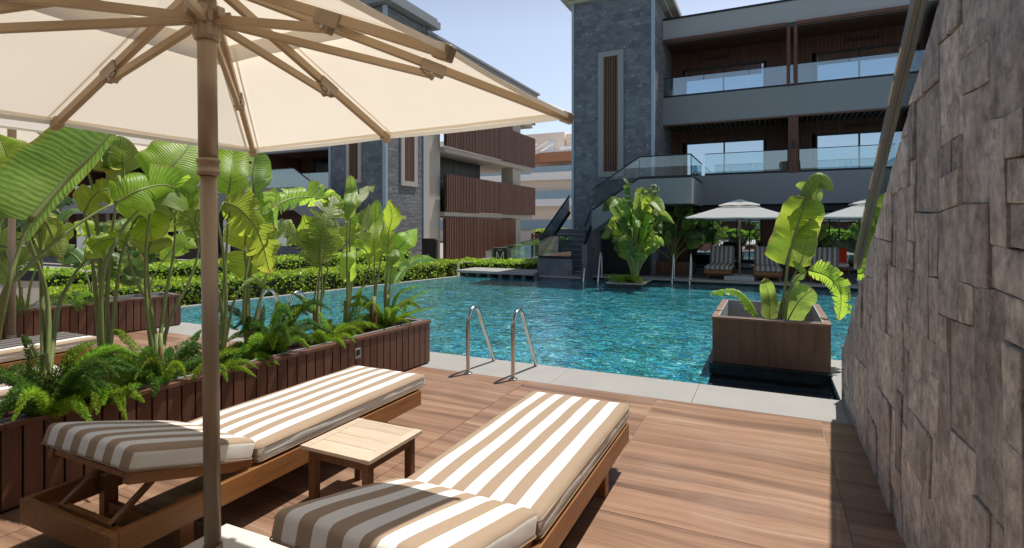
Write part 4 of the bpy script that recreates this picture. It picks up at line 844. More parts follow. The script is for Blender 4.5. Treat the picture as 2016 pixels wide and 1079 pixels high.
# ------------------------------------------------------------------ parasols
def parasol(label, loc, L, zr, zh, pole_r, group=None, rot=(0, 0, 0), canvas='canvas', slab=.475, slab_h=.12, slab_off=(0, 0), slab_mat='white_slab', ring=1.83, near=True):
    t = thing('parasol', label, 'parasol', loc, rot, group)
    q = LB(t); a = [V((0, 0, slab_h)), V((0, 0, ring - .03))]
    q.tube([(0, 0, slab_h - .01), (0, 0, ring)], pole_r * .86, 24); q.tube([(0, 0, ring), (0, 0, zh + .02)], pole_r, 24)
    if near:
        q.tube([(0, 0, ring - .035), (0, 0, ring - .03), (0, 0, ring - .018), (0, 0, ring - .012), (0, 0, ring + .012), (0, 0, ring + .018), (0, 0, ring + .03), (0, 0, ring + .034)],
               [pole_r, pole_r * 1.16, pole_r * 1.18, pole_r * 1.08, pole_r * 1.08, pole_r * 1.22, pole_r * 1.2, pole_r], 28)
        q.tube([(0, 0, slab_h - .005), (0, 0, slab_h + .25)], pole_r * 1.02, 24)
    q.build('pole', 'pole_bronze', smooth=True)
    q = LB(t); sx, sy = slab_off; q.box((sx - slab, sy - slab, .004), (sx + slab, sy + slab, slab_h)); q.build('base', slab_mat, bevel=.006)
    if near:
        q = LB(t); q.tube([(0, 0, zh - .25), (0, 0, zh - .235), (0, 0, zh - .19), (0, 0, zh - .185), (0, 0, zh - .15), (0, 0, zh - .13)], [pole_r * 1.25, pole_r * 1.45, pole_r * 1.45, pole_r * 1.7, pole_r * 1.75, pole_r * 1.3], 24)
        q3 = LB(t); q3.tube([(0, 0, zh - .06), (0, 0, zh - .05), (0, 0, zh), (0, 0, zh + .02)], [pole_r * 1.3, pole_r * 1.75, pole_r * 1.75, pole_r], 24); q3.build('crown_hub', 'pole_bronze', bevel=.002)
        for k in range(8):
            an = k * PI / 4; q.beam((math.cos(an) * pole_r, math.sin(an) * pole_r, zh - .165), (math.cos(an) * (pole_r + .055), math.sin(an) * (pole_r + .055), zh - .155), .03, .045)
        q.build('hub', 'pole_bronze', bevel=.002)
    s = .0
    for k in range(8):
        an = k * PI / 4; c, sn = math.cos(an), math.sin(an); r = L * (1 / max(abs(c), abs(sn)))
        a = V((c * pole_r, sn * pole_r, zh - .02)); e = V((c * r, sn * r, zr)); w, h = (.026, .036) if near else (.03, .03)
        q = LB(t); q.beam(a, e - (e - a).normalized() * .012, w, h); rib = q.build('rib', 'rib_bronze', bevel=.003)
        if near:
            q = LB(t); u = (e - a).normalized(); q.beam(e - u * .05, e + u * .012, w + .012, h + .014); q.build('end_cap', 'rib_bronze', rib, bevel=.006)
            j = a.lerp(e, .56); up = V((0, 0, 1))
            q = LB(t); q.beam(j - u * .055 - up * .01, j + u * .055 - up * .01, w + .016, h + .016)
            nn = (u.cross(up)).normalized().cross(u); nn = nn if nn.z > 0 else -nn
            q.beam(j - u * .035 - nn * .03, j + u * .02 - nn * .045, w + .01, .03); q.build('bracket', 'pole_bronze', rib, bevel=.003)
            q = LB(t); q.beam((c * (pole_r + .02), sn * (pole_r + .02), zh - .175), j - nn * .04, .022, .032); q.build('strut', 'rib_bronze', bevel=.003)
            q = LB(t); sd = V((-sn, c, 0))
            for side in (-1, 1): q.tube([j - nn * .04 + sd * side * .012, j - nn * .04 + sd * side * (.026)], .006, 10)
            q.build('bolt', 'liner', rib)
    # canopy: two tiers
    def canopy(r0, r1, dz, n_r, name, par, sag=.005):
        q = LB(t); K = 64; rows = []
        for i in range(n_r + 1):
            f = i / n_r; rr = r0 + (r1 - r0) * f; row = []
            for k in range(K):
                an = k * 2 * PI / K; c, sn = math.cos(an), math.sin(an); sc_ = 1 / max(abs(c), abs(sn))
                ph = (k % 8) / 8; sg = math.sin(ph * PI)
                inset = 1 - .006 * sg * f
                h = zh + (zr - zh) * (rr / L) + dz + .022 - sag * sg * (rr / L) * 1.6
                row.append(V((c * sc_ * rr * inset, sn * sc_ * rr * inset, h)))
            rows.append(row)
        o = len(q.v)
        for r_ in rows: q.v += r_
        for i in range(n_r):
            for k in range(K):
                q.face([o + i * K + k, o + i * K + (k + 1) % K, o + (i + 1) * K + (k + 1) % K, o + (i + 1) * K + k])
        # hem: short turned-down double edge
        b = len(q.v)
        q.v += [p + V((0, 0, -.022)) * 1 for p in rows[-1]]
        for k in range(K): q.face([o + n_r * K + k, o + n_r * K + (k + 1) % K, b + (k + 1) % K, b + k])
        return q.build(name, canvas, par, smooth=False, recalc=False)
    c1 = canopy(.30 * L, L, 0, 10, 'canopy', None)
    canopy(.02, .40 * L, .07, 5, 'vent_cap', None, -.03)
    if near:
        q = LB(t)
        for k in range(8):
            an = k * PI / 4; c, sn = math.cos(an), math.sin(an); r = L * (1 / max(abs(c), abs(sn))); sd = V((-sn, c, 0))
            a = V((c * r * .3, sn * r * .3, zh + (zr - zh) * .3 + .0195)); e = V((c * r * .985, sn * r * .985, zr + (zh - zr) * .015 + .0195))
            for off in (-.034, .034): q.poly([a + sd * (off - .006), a + sd * (off + .006), e + sd * (off + .006), e + sd * (off - .006)])
        q.build('seam', canvas, recalc=False)
        q = LB(t); C4 = [(1, 1), (-1, 1), (-1, -1), (1, -1)]
        for (a, b_) in zip(C4, C4[1:] + C4[:1]):
            f0, f1 = .968, .991; hz0, hz1 = zh + (zr - zh) * f0 + .013, zh + (zr - zh) * f1 + .013
            q.poly([(a[0] * L * f0, a[1] * L * f0, hz0), (b_[0] * L * f0, b_[1] * L * f0, hz0), (b_[0] * L * f1, b_[1] * L * f1, hz1), (a[0] * L * f1, a[1] * L * f1, hz1)])
        q.build('hem_band', canvas, recalc=False)
    return t
parasol('large cream parasol on a bronze pole shading the striped loungers, nearest the camera', (-1.935, 1.39, 0), 1.10, 2.10, 2.57, .0345, rot=(0.0, math.radians(-1.0), 0), slab_off=(-.045, -.03))
parasol('pale parasol at the left frame edge over the neighbouring deck bay', (-7.75, 3.1, 0), 1.45, 2.5, 3.02, .04, 'parasols of the pool terraces', canvas='canvas')
pf = parasol('white parasol between the two striped loungers across the pool', (-.79, 17.25, .02), 1.36, 1.80, 2.28, .034, 'parasols of the pool terraces', canvas='canvas_far', near=False, slab=.4, slab_h=.13, slab_mat='liner', ring=1.2)
dup(pf, (2.55, 17.3, .02), 0, 'white parasol across the pool, half hidden by the glass balustrade')
dup(pf, (-9.2, -4.5, 0), .1, 'parasol standing far back on the deck behind the camera') if False else None

# ------------------------------------------------------------------ striped sun loungers
def cushion(q, W, L, T, y0, z0, pitch, r=.035, mats=('stripe_tan', 'side_cream')):
    """rounded mattress in the local frame; pitch in radians, hinged at y0"""
    mt, ms = q.mat(mats[0]), q.mat(mats[1]); nx, ny, nz = 26, 22, 6
    R = Matrix.Translation(V((0, y0, z0))) @ Matrix.Rotation(pitch, 4, 'X')
    idx = {}
    def P(i, j, k):
        if (i, j, k) in idx: return idx[i, j, k]
        def w(a, n): # denser near the borders
            t = a / n * 2 - 1; return math.copysign(abs(t) ** .75, t)
        x, y, z = w(i, nx) * W / 2, (w(j, ny) + 1) * L / 2 - L / 2, w(k, nz) * T / 2
        hx, hy, hz = W / 2 - r, L / 2 - r, T / 2 - r * .8
        cx_, cy_, cz_ = max(-hx, min(hx, x)), max(-hy, min(hy, y)), max(-hz, min(hz, z))
        d = V((x - cx_, y - cy_, (z - cz_)))
        if d.length > 1e-6:
            mx = max(abs(d.x) / r, abs(d.y) / r, abs(d.z) / (r * .8)); dd = d.normalized(); d = V((dd.x * r * mx, dd.y * r * mx, dd.z * r * .8 * mx))
        p = V((cx_, cy_, cz_)) + d
        e = (1 - (2 * x / W) ** 4) * (1 - (2 * y / L) ** 4)
        p.z += (.014 * e if z > 0 else 0) + .006 * noise.noise(V((p.x * 5, p.y * 4 + y0 * 7, z * 9)))
        p.x += .006 * noise.noise(V((p.y * 6, p.z * 20, y0)))
        q.v.append(R @ (p + V((0, L / 2, T / 2)))); idx[i, j, k] = len(q.v) - 1; return idx[i, j, k]
    for i in range(nx):
        for j in range(ny):
            q.face([P(i, j, nz), P(i + 1, j, nz), P(i + 1, j + 1, nz), P(i, j + 1, nz)], mt)
            q.face([P(i, j, 0), P(i, j + 1, 0), P(i + 1, j + 1, 0), P(i + 1, j, 0)], mt)
    for k in range(nz):
        for i in range(nx):
            q.face([P(i, 0, k), P(i + 1, 0, k), P(i + 1, 0, k + 1), P(i, 0, k + 1)], mt)
            q.face([P(i + 1, ny, k), P(i, ny, k), P(i, ny, k + 1), P(i + 1, ny, k + 1)], mt)
        for j in range(ny):
            mm = ms if k < nz - 1 else mt
            q.face([P(0, j + 1, k), P(0, j, k), P(0, j, k + 1), P(0, j + 1, k + 1)], mm)
            q.face([P(nx, j, k), P(nx, j + 1, k), P(nx, j + 1, k + 1), P(nx, j, k + 1)], mm)
    return R
def piping(t, W, L, T, R, par, zz, mat='piping_tan', rad=.0035):
    q = LB(t); r = .03; pts = []
    for (sx, sy, a0) in ((1, 1, 0), (-1, 1, 90), (-1, -1, 180), (1, -1, 270)):
        for k in range(5):
            a = math.radians(a0 + k * 22.5); pts.append(R @ V((sx * (W / 2 - r) + math.cos(a) * (r + .001), sy * (L / 2 - r) + math.sin(a) * (r + .001) + L / 2, zz)))
    pts.append(pts[0]); q.tube(pts, rad, 6, caps=False); return q.build('piping', mat, par, smooth=True)
def lounger(label, loc, rot=0, pitch=17, group='striped sun loungers', wood_='teak', Lb=.665):
    t = thing('sun_lounger', label, 'sun lounger', loc, (0, 0, rot), group)
    W = .74; Lf = 2.24; zt = .30; zb = .185
    for sx in (-1, 1):
        q = LB(t); q.box((sx * W / 2, .034, zb), (sx * (W / 2 - .034), Lf, zt)); q.build('side_rail', wood_, bevel=.004)
    q = LB(t); q.box((-W / 2, 0, zb), (W / 2, .033, zt)); q.build('end_rail', wood_, bevel=.004)
    q = LB(t); q.box((-W / 2 + .036, Lf - .05, zb), (W / 2 - .036, Lf - .02, zt)); q.build('end_rail', wood_, bevel=.004)
    q = LB(t); q.box((-W / 2 + .036, .036, zb + .045), (W / 2 - .036, .12, zb + .065)); q.build('ledge', wood_, bevel=.003)
    for sx in (-1, 1):
        for yy in (.32, 1.80):
            q = LB(t); q.box((sx * (W / 2 - .036), yy, .0), (sx * (W / 2 - .085), yy + .07, zt - .01)); q.build('leg', wood_, bevel=.003)
    for yy in (.335, 1.815):
        q = LB(t); q.box((-W / 2 + .087, yy, .09), (W / 2 - .087, yy + .03, .15)); q.build('stretcher', wood_, bevel=.003)
    q = LB(t)
    for k in range(15): q.box((-W / 2 + .037, .86 + k * .09, zt - .03), (W / 2 - .037, .86 + k * .09 + .06, zt - .008))
    q.build('seat_slats', wood_, bevel=.002)
    R = Matrix.Translation(V((0, .72, zt - .004))) @ Matrix.Rotation(-math.radians(pitch), 4, 'X')
    q = LB(t)
    for sx in (-1, 1): q.box((sx * (W / 2 - .038), -.655, -.018), (sx * (W / 2 - .078), 0, .032), 0, R)
    for k in range(6): q.box((-W / 2 + .087, -.65 + k * .11, .002), (W / 2 - .087, -.65 + k * .11 + .07, .024), 0, R)
    q.build('backrest', wood_, bevel=.003)
    q = LB(t); j0 = R @ V((0, -.42, 0)); end = V((0, .09 + (17 - pitch) * .001, zb + .075))
    for sx in (-1, 1): q.beam((sx * .2, j0.y, j0.z), (sx * .2, end.y + (.2 if pitch > 30 else 0), end.z), .03, .022)
    q.beam((-.215, end.y + .01 + (.2 if pitch > 30 else 0), end.z), (.215, end.y + .01 + (.2 if pitch > 30 else 0), end.z), .03, .022)
    q.build('prop', wood_, bevel=.002)
    Wc = .72; T = .105
    q = LB(t); Rs = cushion(q, Wc, 1.60, T, .73, zt + .003, 0); s_ = q.build('seat_cushion', None, None, smooth=True)
    piping(t, Wc, 1.60, T, Rs, s_, T - .018); piping(t, Wc, 1.60, T, Rs, s_, .016); piping(t, Wc, 1.60, T, Rs, s_, .045, 'zip_grey', .0022)
    q = LB(t); Tb = .11; Rb = Matrix.Translation(V((0, .705, zt + .035))) @ Matrix.Rotation(-math.radians(pitch), 4, 'X') @ Matrix.Translation(V((0, -Lb, 0)))
    q2 = LB(t); Rc = cushion(q2, Wc, Lb, Tb, 0, 0, 0, .034); q2.v = [Rb @ p for p in q2.v]
    s_ = q2.build('back_cushion', None, None, smooth=True); piping(t, Wc, Lb, Tb, Rb, s_, .014)
    return t
lounger('striped sun lounger beside the slatted trough, its backrest half shaded by the parasol', (-2.86, 1.32, 0), group='striped sun loungers')
lounger('striped sun lounger in the middle of the sunny deck, backrest towards the camera', (-1.205, 1.31, 0), pitch=14, Lb=.72)
lounger('striped sun lounger on the neighbouring deck bay by the far trough, seen through stalks', (-6.88, 1.05, 0), pitch=12)
lounger('striped sun lounger directly behind the near trough, seen through the ferns', (-5.3, .2, 0), pitch=25)
stripes('stripe_grey', (.17, .14, .125), (.42, .44, .47))
def far_lounger(label, loc, rot):
    t = lounger(label, loc, rot, 58, 'loungers across the pool')
    for c in t.children_recursive:
        if 'cushion' in c.name: c.data.materials[0] = M['stripe_grey']
    return t
fl = far_lounger('grey striped lounger with raised back across the pool, left of the parasol pole', (-1.38, 19.2, .013), PI)
dup(fl, (-.08, 19.15, .013), PI + .02, 'grey striped lounger with raised back across the pool, right of the parasol pole')
dup(fl, (1.55, 19.2, .013), PI - .1, 'grey striped lounger across the pool, behind the torn leaf of the wooden box planter')
dup(fl, (3.3, 19.2, .013), PI, 'grey striped lounger across the pool, behind the glass balustrade')

# side table
def table(label, x0, x1, y0, y1, zt, group=None):
    t = thing('side_table', label, 'side table', ((x0 + x1) / 2, (y0 + y1) / 2, 0), group=group); w, d = (x1 - x0) / 2, (y1 - y0) / 2
    q = LB(t); bw = w * .42
    q.box((-w, -d, zt - .022), (-w + bw * .52, d, zt)); q.box((w - bw * .52, -d, zt - .022), (w, d, zt))
    n = 4; xa, xb = -w + bw * .52 + .0015, w - bw * .52 - .0015
    for k in range(n):
        ya = -d + 2 * d * k / n; q.box((xa, ya + .001, zt - .021), (xb, ya + 2 * d / n - .001, zt - .001))
    q.build('tabletop', 'teak_pale', bevel=.002)
    q = LB(t); a = .035
    q.box((-w + a, -d + a, zt - .08), (w - a, -d + a + .018, zt - .023)); q.box((-w + a, d - a - .018, zt - .08), (w - a, d - a, zt - .023))
    q.box((-w + a, -d + a + .02, zt - .08), (-w + a + .018, d - a - .02, zt - .023)); q.box((w - a - .018, -d + a + .02, zt - .08), (w - a, d - a - .02, zt - .023)); q.build('apron', 'teak_dark', bevel=.002)
    for sx in (-1, 1):
        for sy in (-1, 1):
            q = LB(t); q.box((sx * (w - a + .004), sy * (d - a + .004), 0), (sx * (w - a - .042), sy * (d - a - .042), zt - .024)); q.build('leg', 'teak_dark', bevel=.003)
    return t
table('small pale wood side table between the two near striped loungers', -2.40, -1.905, 2.25, 2.735, .36)
table('small side table beside the parasol base across the pool', -.5, -.1, 17.75, 18.15, .42)

# ------------------------------------------------------------------ pool ladders
def ladder(label, xa, xb, y0, dirn, group='stainless pool ladders', H=.70, zb=0, xs=1):
    t = thing('pool_ladder', label, 'pool ladder', ((xa + xb) / 2, y0, zb), group=group); w = abs(xb - xa) / 2
    for sx in (-1, 1):
        prof = [(0, 0), (0, H * .35), (0, H * .72), (.02, H * .87), (.075, H * .97), (.14, H), (.205, H * .975), (.26, H * .87), (.34, H * .66), (.5, H * .28), (.66, -.1), (.7, -.3), (.7, -.8)]
        q = LB(t); q.tube(crom([(sx * w, p[0] * dirn * xs, p[1]) for p in prof], 60), .0215, 16); rr = q.build('handrail', 'chrome', smooth=True)
        q = LB(t); q.tube([(sx * w, 0, .0), (sx * w, 0, .012), (sx * w, 0, .02)], [.05, .047, .026], 24); q.build('flange', 'chrome', rr, smooth=False, bevel=.001)
    q = LB(t)
    for k in range(2): q.box((-w + .02, .66 * dirn, -.3 - .25 * k), (w - .02, .74 * dirn, -.28 - .25 * k))
    q.build('tread', 'chrome')
    return t
ladder('curved stainless pool ladder on the near pool edge, in front of the deck', -2.95, -2.41, 5.09, 1)
ladder('curved stainless pool ladder seen through the plants left of the parasol pole', -6.35, -5.8, 5.25, 1)
ladder('pool ladder across the pool in front of the stone stair plinth', -5.16, -4.70, 16.35, -1, H=.78, zb=.02, xs=.6)
ladder('pool ladder across the pool between the island planter and the loungers', -2.62, -2.12, 17.0, -1, H=.74, zb=.02, xs=.6)

# ------------------------------------------------------------------ wooden box planter standing in the pool
t = thing('box_planter', 'square wooden box planter on a black tiled base at the pool corner', 'planter', (0, 7.4, -.1))
X0, X1, Y0, Y1, Z0, Z1 = -.6, .594, 6.68, 8.3, .025, .55
b = MB(); b.box((X0 - .03, Y0 - .05, -.3), (X1 + .01, Y1 + .03, -.002)); b.box((X0 - .035, Y0 - .06, .0), (X1 + .012, Y1 + .035, .022)); b.build('tiled_base', 'pool_tile', t, bevel=.003)
b = MB()
n = 8; w = (X1 - X0) / n
for k in range(n): b.box((X0 + k * w + .0006, Y0, Z0), (X0 + (k + 1) * w - .0006, Y0 + .03, Z1 - .022)); b.box((X0 + k * w + .0006, Y1 - .03, Z0), (X0 + (k + 1) * w - .0006, Y1, Z1 - .022))
n = 10; w = (Y1 - Y0 - .062) / n
for k in range(n):
    y = Y0 + .031 + k * w; b.box((X0, y + .0006, Z0), (X0 + .03, y + w - .0006, Z1 - .022)); b.box((X1 - .03, y + .0006, Z0), (X1, y + w - .0006, Z1 - .022))
b.build('side_panel', 'box_wood', t, bevel=.001)
b = MB(); b.box((X0 - .008, Y0 - .008, Z1 - .022), (X1 + .008, Y0 + .06, Z1)); b.box((X0 - .008, Y1 - .06, Z1 - .022), (X1 + .008, Y1 + .008, Z1))
for (u, v) in ((Y0 + .062, 7.5), (7.502, Y1 - .062)): b.box((X0 - .008, u, Z1 - .022), (X0 + .06, v, Z1)); b.box((X1 - .06, u, Z1 - .022), (X1 + .008, v, Z1))
b.build('rim', 'box_cap', t, bevel=.002)
b = MB(); b.box((X0 + .062, Y0 + .062, .1), (X0 + .075, Y1 - .062, Z1 + .006)); b.box((X1 - .075, Y0 + .062, .1), (X1 - .062, Y1 - .062, Z1 + .006)); b.box((X0 + .076, Y0 + .062, .1), (X1 - .076, Y0 + .075, Z1 + .005)); b.box((X0 + .076, Y1 - .075, .1), (X1 - .076, Y1 - .062, Z1 + .005)); b.build('liner', 'liner', t)
b = MB(); b.box((X0 + .03, Y0 + .03, .03), (X1 - .03, Y1 - .03, .16)); b.build('soil', 'bark', t)
t = thing('bird_of_paradise_plant', 'tall plant with broad yellow green leaves in the wooden box planter', 'plant', (.1, 7.25, .16))
for k, (pet, mid, W, kw) in enumerate(BOX_PLANT):
    add_leaf(t, pet, mid, W, 'leaf_yellow' if k in (0, 1, 7, 8) else 'leaf', 900 + k, .012, **{**dict(hint=(.05, -1, .25), droop=.15, pl=.12, pr=.12), **kw})
sheath(t, (.1, 7.25, .14), .42, .03, 77)

# island planter
t = thing('island_planter', 'tiled planter island standing in the pool near the far edge', 'planter', (-3.85, 15.9, -.1))
b = MB(); b.box((-4.05, 14.63, -.3), (-3.12, 16.0, .012)); b.build('tiled_base', 'pool_tile', t, bevel=.003)
b = MB(); b.box((-4.08, 14.6, .014), (-3.09, 14.72, .05)); b.box((-4.08, 15.91, .014), (-3.09, 16.03, .05)); b.box((-4.08, 14.722, .014), (-3.97, 15.908, .05)); b.box((-3.2, 14.722, .014), (-3.09, 15.908, .05)); b.build('rim', 'coping', t)
b = MB(); b.box((-3.97, 14.72, .0), (-3.2, 15.91, .04)); b.build('soil', 'bark', t)
giant_plant('bird_of_paradise_plant', 'very tall bushy banana-like plant on the tiled island in the pool', None, (-3.42, 15.2, .04), 50, 2.8, 1.05, 301, ('leaf', 'leaf', 'leaf_yellow', 'leaf_dark'), .23, fine=True, lean=(.0, 0), st=(.4, 1.1), tears=(0, 4, 7, 9, 14, 16))
fern('low spreading fern at the foot of the tall island plant', (-3.58, 15.1, .05), 26, .7, 61, None, 'fern_leaf', (), .09, .3, .35)
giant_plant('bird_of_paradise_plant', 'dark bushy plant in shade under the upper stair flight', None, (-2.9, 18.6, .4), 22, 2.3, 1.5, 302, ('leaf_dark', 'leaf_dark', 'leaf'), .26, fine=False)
t = thing('planter_box', 'brown slatted planter in shade behind the island plant', 'planter', (-3.1, 18.6, 0))
b = MB(); b.box((-3.78, 18.22, .012), (-2.22, 19.08, .42)); b.build('body', 'black_metal', t)
b = MB()
for k in range(16): b.box((-3.8 + k * .1, 18.2, .014), (-3.71 + k * .1, 18.218, .44))
b.build('slat_panel', 'plank_brown', t)
t = thing('planter_box', 'brown slatted planter in shade behind the box planter leaves', 'planter', (1.0, 19.3, 0))
b = MB(); b.box((.62, 19.02, .012), (1.38, 19.48, .4)); b.build('body', 'black_metal', t)
b = MB()
for k in range(8): b.box((.6 + k * .1, 19.0, .014), (.69 + k * .1, 19.018, .42))
b.build('slat_panel', 'plank_brown', t)
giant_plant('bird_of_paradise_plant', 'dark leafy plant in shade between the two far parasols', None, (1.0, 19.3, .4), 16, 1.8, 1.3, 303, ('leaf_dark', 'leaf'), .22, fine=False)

# ------------------------------------------------------------------ hedges
def hedge(label, poly0, poly1, w, h, seed, z0=-.44, dens=650, group='clipped green hedges', ls=.07):
    """hedge following the line poly0->poly1, w wide, top at h"""
    rg = random.Random(seed); a = V((*poly0, 0)); b_ = V((*poly1, 0)); L = (b_ - a).length; ang = math.atan2((b_ - a).y, (b_ - a).x)
    t = thing('hedge', label, 'hedge', (a.x, a.y, z0), (0, 0, ang), group); H = h - z0
    q = LB(t)
    q.box((0.08, -w / 2 + .08, 0), (L - .08, w / 2 - .08, H - .1)); q.build('branches', 'hedge_core')
    q = LB(t); q.mat('hedge_leaf'); N = int((L * w + 2 * L * H * .55) * dens)
    for k in range(N):
        x = rg.uniform(0, L)
        bump_ = .09 * noise.noise(V((x * 1.7, seed, 0))) + .06 * noise.noise(V((x * 6, seed, 3)))
        if rg.random() < w / (w + 1.1 * H): y = rg.uniform(-w / 2, w / 2); z = H + bump_ - abs(rg.gauss(0, .035)) + .02 - .12 * (abs(y) / (w / 2)) ** 4
        else: y = rg.choice((-1, 1)) * (w / 2 + .04 * noise.noise(V((x * 2, rg.random(), seed))) - abs(rg.gauss(0, .03))); z = rg.uniform(max(0, H - .8), H)
        p = V((x, y, z)); d = V((rg.gauss(0, 1), rg.gauss(0, 1), abs(rg.gauss(.5, .8)))).normalized(); sd = d.orthogonal().normalized(); sd = Matrix.Rotation(rg.uniform(0, 6.28), 3, d) @ sd
        l = ls * rg.uniform(.7, 1.3); o = len(q.v); nn = d.cross(sd)
        q.v += [p, p + d * l * .5 + sd * l * .36, p + d * l, p + d * l * .5 - sd * l * .36]
        v = rg.uniform(.15, .8); q.face([o, o + 1, o + 2, o + 3], 0, [(v, v)] * 4)
    q.build('foliage', None, recalc=False)
    return t
hedge('clipped hedge running along the left pool edge', (-12.75, 2.6), (-10.3, 15.6), .9, .40, 1)
hedge('taller hedge row behind the one at the left pool edge', (-14.0, 3.0), (-12.1, 16.2), .8, .68, 2, dens=450)
hedge('low hedge behind the pale far coping slab', (-10.4, 17.4), (-6.8, 18.1), .8, .34, 3)
hedge('rounded hedge clump in front of the warm plaster wall', (-12.2, 16.3), (-10.3, 17.0), .9, .32, 4)

# ------------------------------------------------------------------ lettering helper
def letter(t, chars, center, size, mat, rotz=0, thick=.004, name='lettering', par=None, bold=0):
    cu = bpy.data.curves.new(name, 'FONT'); cu.body = chars; cu.size = size; cu.align_x = 'CENTER'; cu.align_y = 'CENTER'; cu.extrude = thick; cu.offset = bold
    o = bpy.data.objects.new(name, cu); COL.objects.link(o)
    inv = WORLD[t.name].inverted(); o.parent = par or t
    o.matrix_local = inv @ Matrix.Translation(V(center)) @ Matrix.Rotation(rotz, 4, 'Z') @ Matrix.Rotation(PI / 2, 4, 'X')
    cu.materials.append(M[mat]); bpy.context.view_layer.update()
    me = bpy.data.meshes.new_from_object(o); n = bpy.data.objects.new(name, me); COL.objects.link(n); n.parent = o.parent; n.matrix_local = o.matrix_local.copy()
    bpy.data.objects.remove(o); return n
# ------------------------------------------------------------------ right resort wing
rb = thing('added_wing', 'grey three-storey resort wing with glass balconies and brown slatted recesses, across the pool', 'building', (0, 19.5, 0))
XL, XR = -3.7, 15.0; YF, YB = 19.5, 21.4
def part(name, mat, root, *boxes, bevel=0, parent=None):
    q = MB()
    for a, b_ in boxes: q.box(a, b_)
    return q.build(name, mat, parent or root, bevel=bevel)
part('floor_slab', 'plaster_grey', rb, ((XL, YF, 2.32), (XR, YF + .25, 3.32)), ((XL, YF + .252, 2.75), (XR, YB + .5, 3.25)))
part('floor_slab', 'plaster_grey', rb, ((XL, YF, 5.15), (XR, YF + .25, 6.1)), ((XL, YF + .252, 5.55), (XR, YB + .5, 6.05)))
part('roof_slab', 'plaster_lilac', rb, ((XL, YF - .05, 8.12), (XR, YF + .4, 8.8)), ((XL, YF + .402, 8.4), (XR, YB + 3, 8.75)))
part('roof_edge', 'black_metal', rb, ((XL, YF - .09, 8.802), (XR, YB + 3, 8.86)))
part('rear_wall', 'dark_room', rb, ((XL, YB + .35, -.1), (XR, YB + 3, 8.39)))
# back walls with vertical boards, leaving window openings
wins2 = [(-2.87, -.2, 6.12, 7.46), (1.5, 3.95, 6.12, 7.52), (5.6, 8.1, 6.12, 7.5)]
wins1 = [(-2.82, -.2, 3.32, 4.69), (1.5, 3.95, 3.32, 4.71), (5.6, 8.1, 3.32, 4.7)]
def boarded(z0, z1, wins, step=.12):
    q = MB(); x = XL
    while x < XR:
        xe = min(x + step - .008, XR); zs = [(z0, z1)]
        for (a, b_, c, d) in wins:
            if x + step > a - .06 and x < b_ + .06: zs = [(d + .07, z1)] + ([(z0, c)] if c > z0 + .05 else [])
        for (u, v) in zs:
            if v > u: q.box((x, YB, u), (xe, YB + .05, v))
        x += step
    return q.build('board_wall', 'facade_dark', rb)
boarded(3.26, 5.54, wins1); boarded(6.06, 8.39, wins2)
for wi, (a, b_, c, d) in enumerate(wins1 + wins2):
    fr = part('window', 'black_metal', rb, ((a - .06, YB - .02, c), (a, YB + .1, d + .06)), ((b_, YB - .02, c), (b_ + .06, YB + .1, d + .06)), ((a + .001, YB - .019, d), (b_ - .001, YB + .1, d + .06)), (((a + b_) / 2 - .025, YB - .01, c), ((a + b_) / 2 + .025, YB + .08, d - .001)))
    part('pane', 'window_glass', rb, ((a + .001, YB + .04, c), ((a + b_) / 2 - .026, YB + .05, d - .001)), (((a + b_) / 2 + .026, YB + .042, c), (b_ - .001, YB + .052, d - .001)), parent=fr)
    if wi > 2: 
        q = MB(); n = int((b_ - a) / .09)
        for k in range(n): q.box((a + .01 + k * .09, YB + .015, d - .36), (a + .096 + k * .09, YB + .03, d - .01))
        q.build('blind', 'facade_slat', fr)
for (a, b_, zz) in [(-2.2, -1.3, 7.78), (2.3, 3.3, 7.82), (-2.2, -1.3, 4.93), (2.3, 3.3, 4.93)]:
    part('air_grille', 'black_metal', rb, *[((a, YB - .012, zz + k * .03), (b_, YB - .001, zz + k * .03 + .016)) for k in range(4)])
# soffits of thin battens
for (z, mt) in ((8.16, 'facade_slat'), (5.30, 'rail_metal')):
    q = MB(); 
    if z > 6:
        k = 0
        while YF + .05 + k * .11 < YB: q.box((XL, YF + .06 + k * .11, z), (XR, YF + .14 + k * .11, z + .05)); k += 1
    else:
        k = 0
        while XL + k * .16 < XR: q.box((XL + k * .16, YF + .27, 5.2), (XL + k * .16 + .07, YB, 5.26)); k += 1
    q.build('soffit_battens', mt if z > 6 else 'rail_metal', rb)
part('soffit', 'facade_dark', rb, ((XL, YF + .402, 8.3), (XR, YB, 8.36)), ((XL, YF + .253, 5.40), (XR, YB, 5.46)), ((XL, YF + .253, 2.6), (XR, YB, 2.66)))
part('edge_beam', 'facade_slat', rb, ((XL, YF - .12, 8.0), (.51, YF - .02, 8.11)), ((.75, YF - .12, 8.0), (XR, YF - .02, 8.11)), bevel=.004)
part('edge_beam', 'facade_slat', rb, ((XL, YF - .02, 5.09), (XR, YF + .03, 5.145)), bevel=.004)
for x in (.50, .70, 4.9, 5.1): part('post', 'facade_slat', rb, ((x, YF - .12, 6.1), (x + .1, YF - .02, 8.0)), bevel=.004)
for x in (.55, 4.95):
    q = MB()
    for k in range(5): q.box((x + k * .058, YF - .02, 3.30), (x + k * .058 + .05, YF + .1, 5.088))
    q.box((x + .002, YF + .1, 3.3), (x + .288, YB, 5.19)); q.build('pier', 'facade_slat', rb)
part('wall_lamp', 'black_metal', rb, ((.66, YF - .1, 4.1), (.74, YF - .022, 4.32)), bevel=.006)
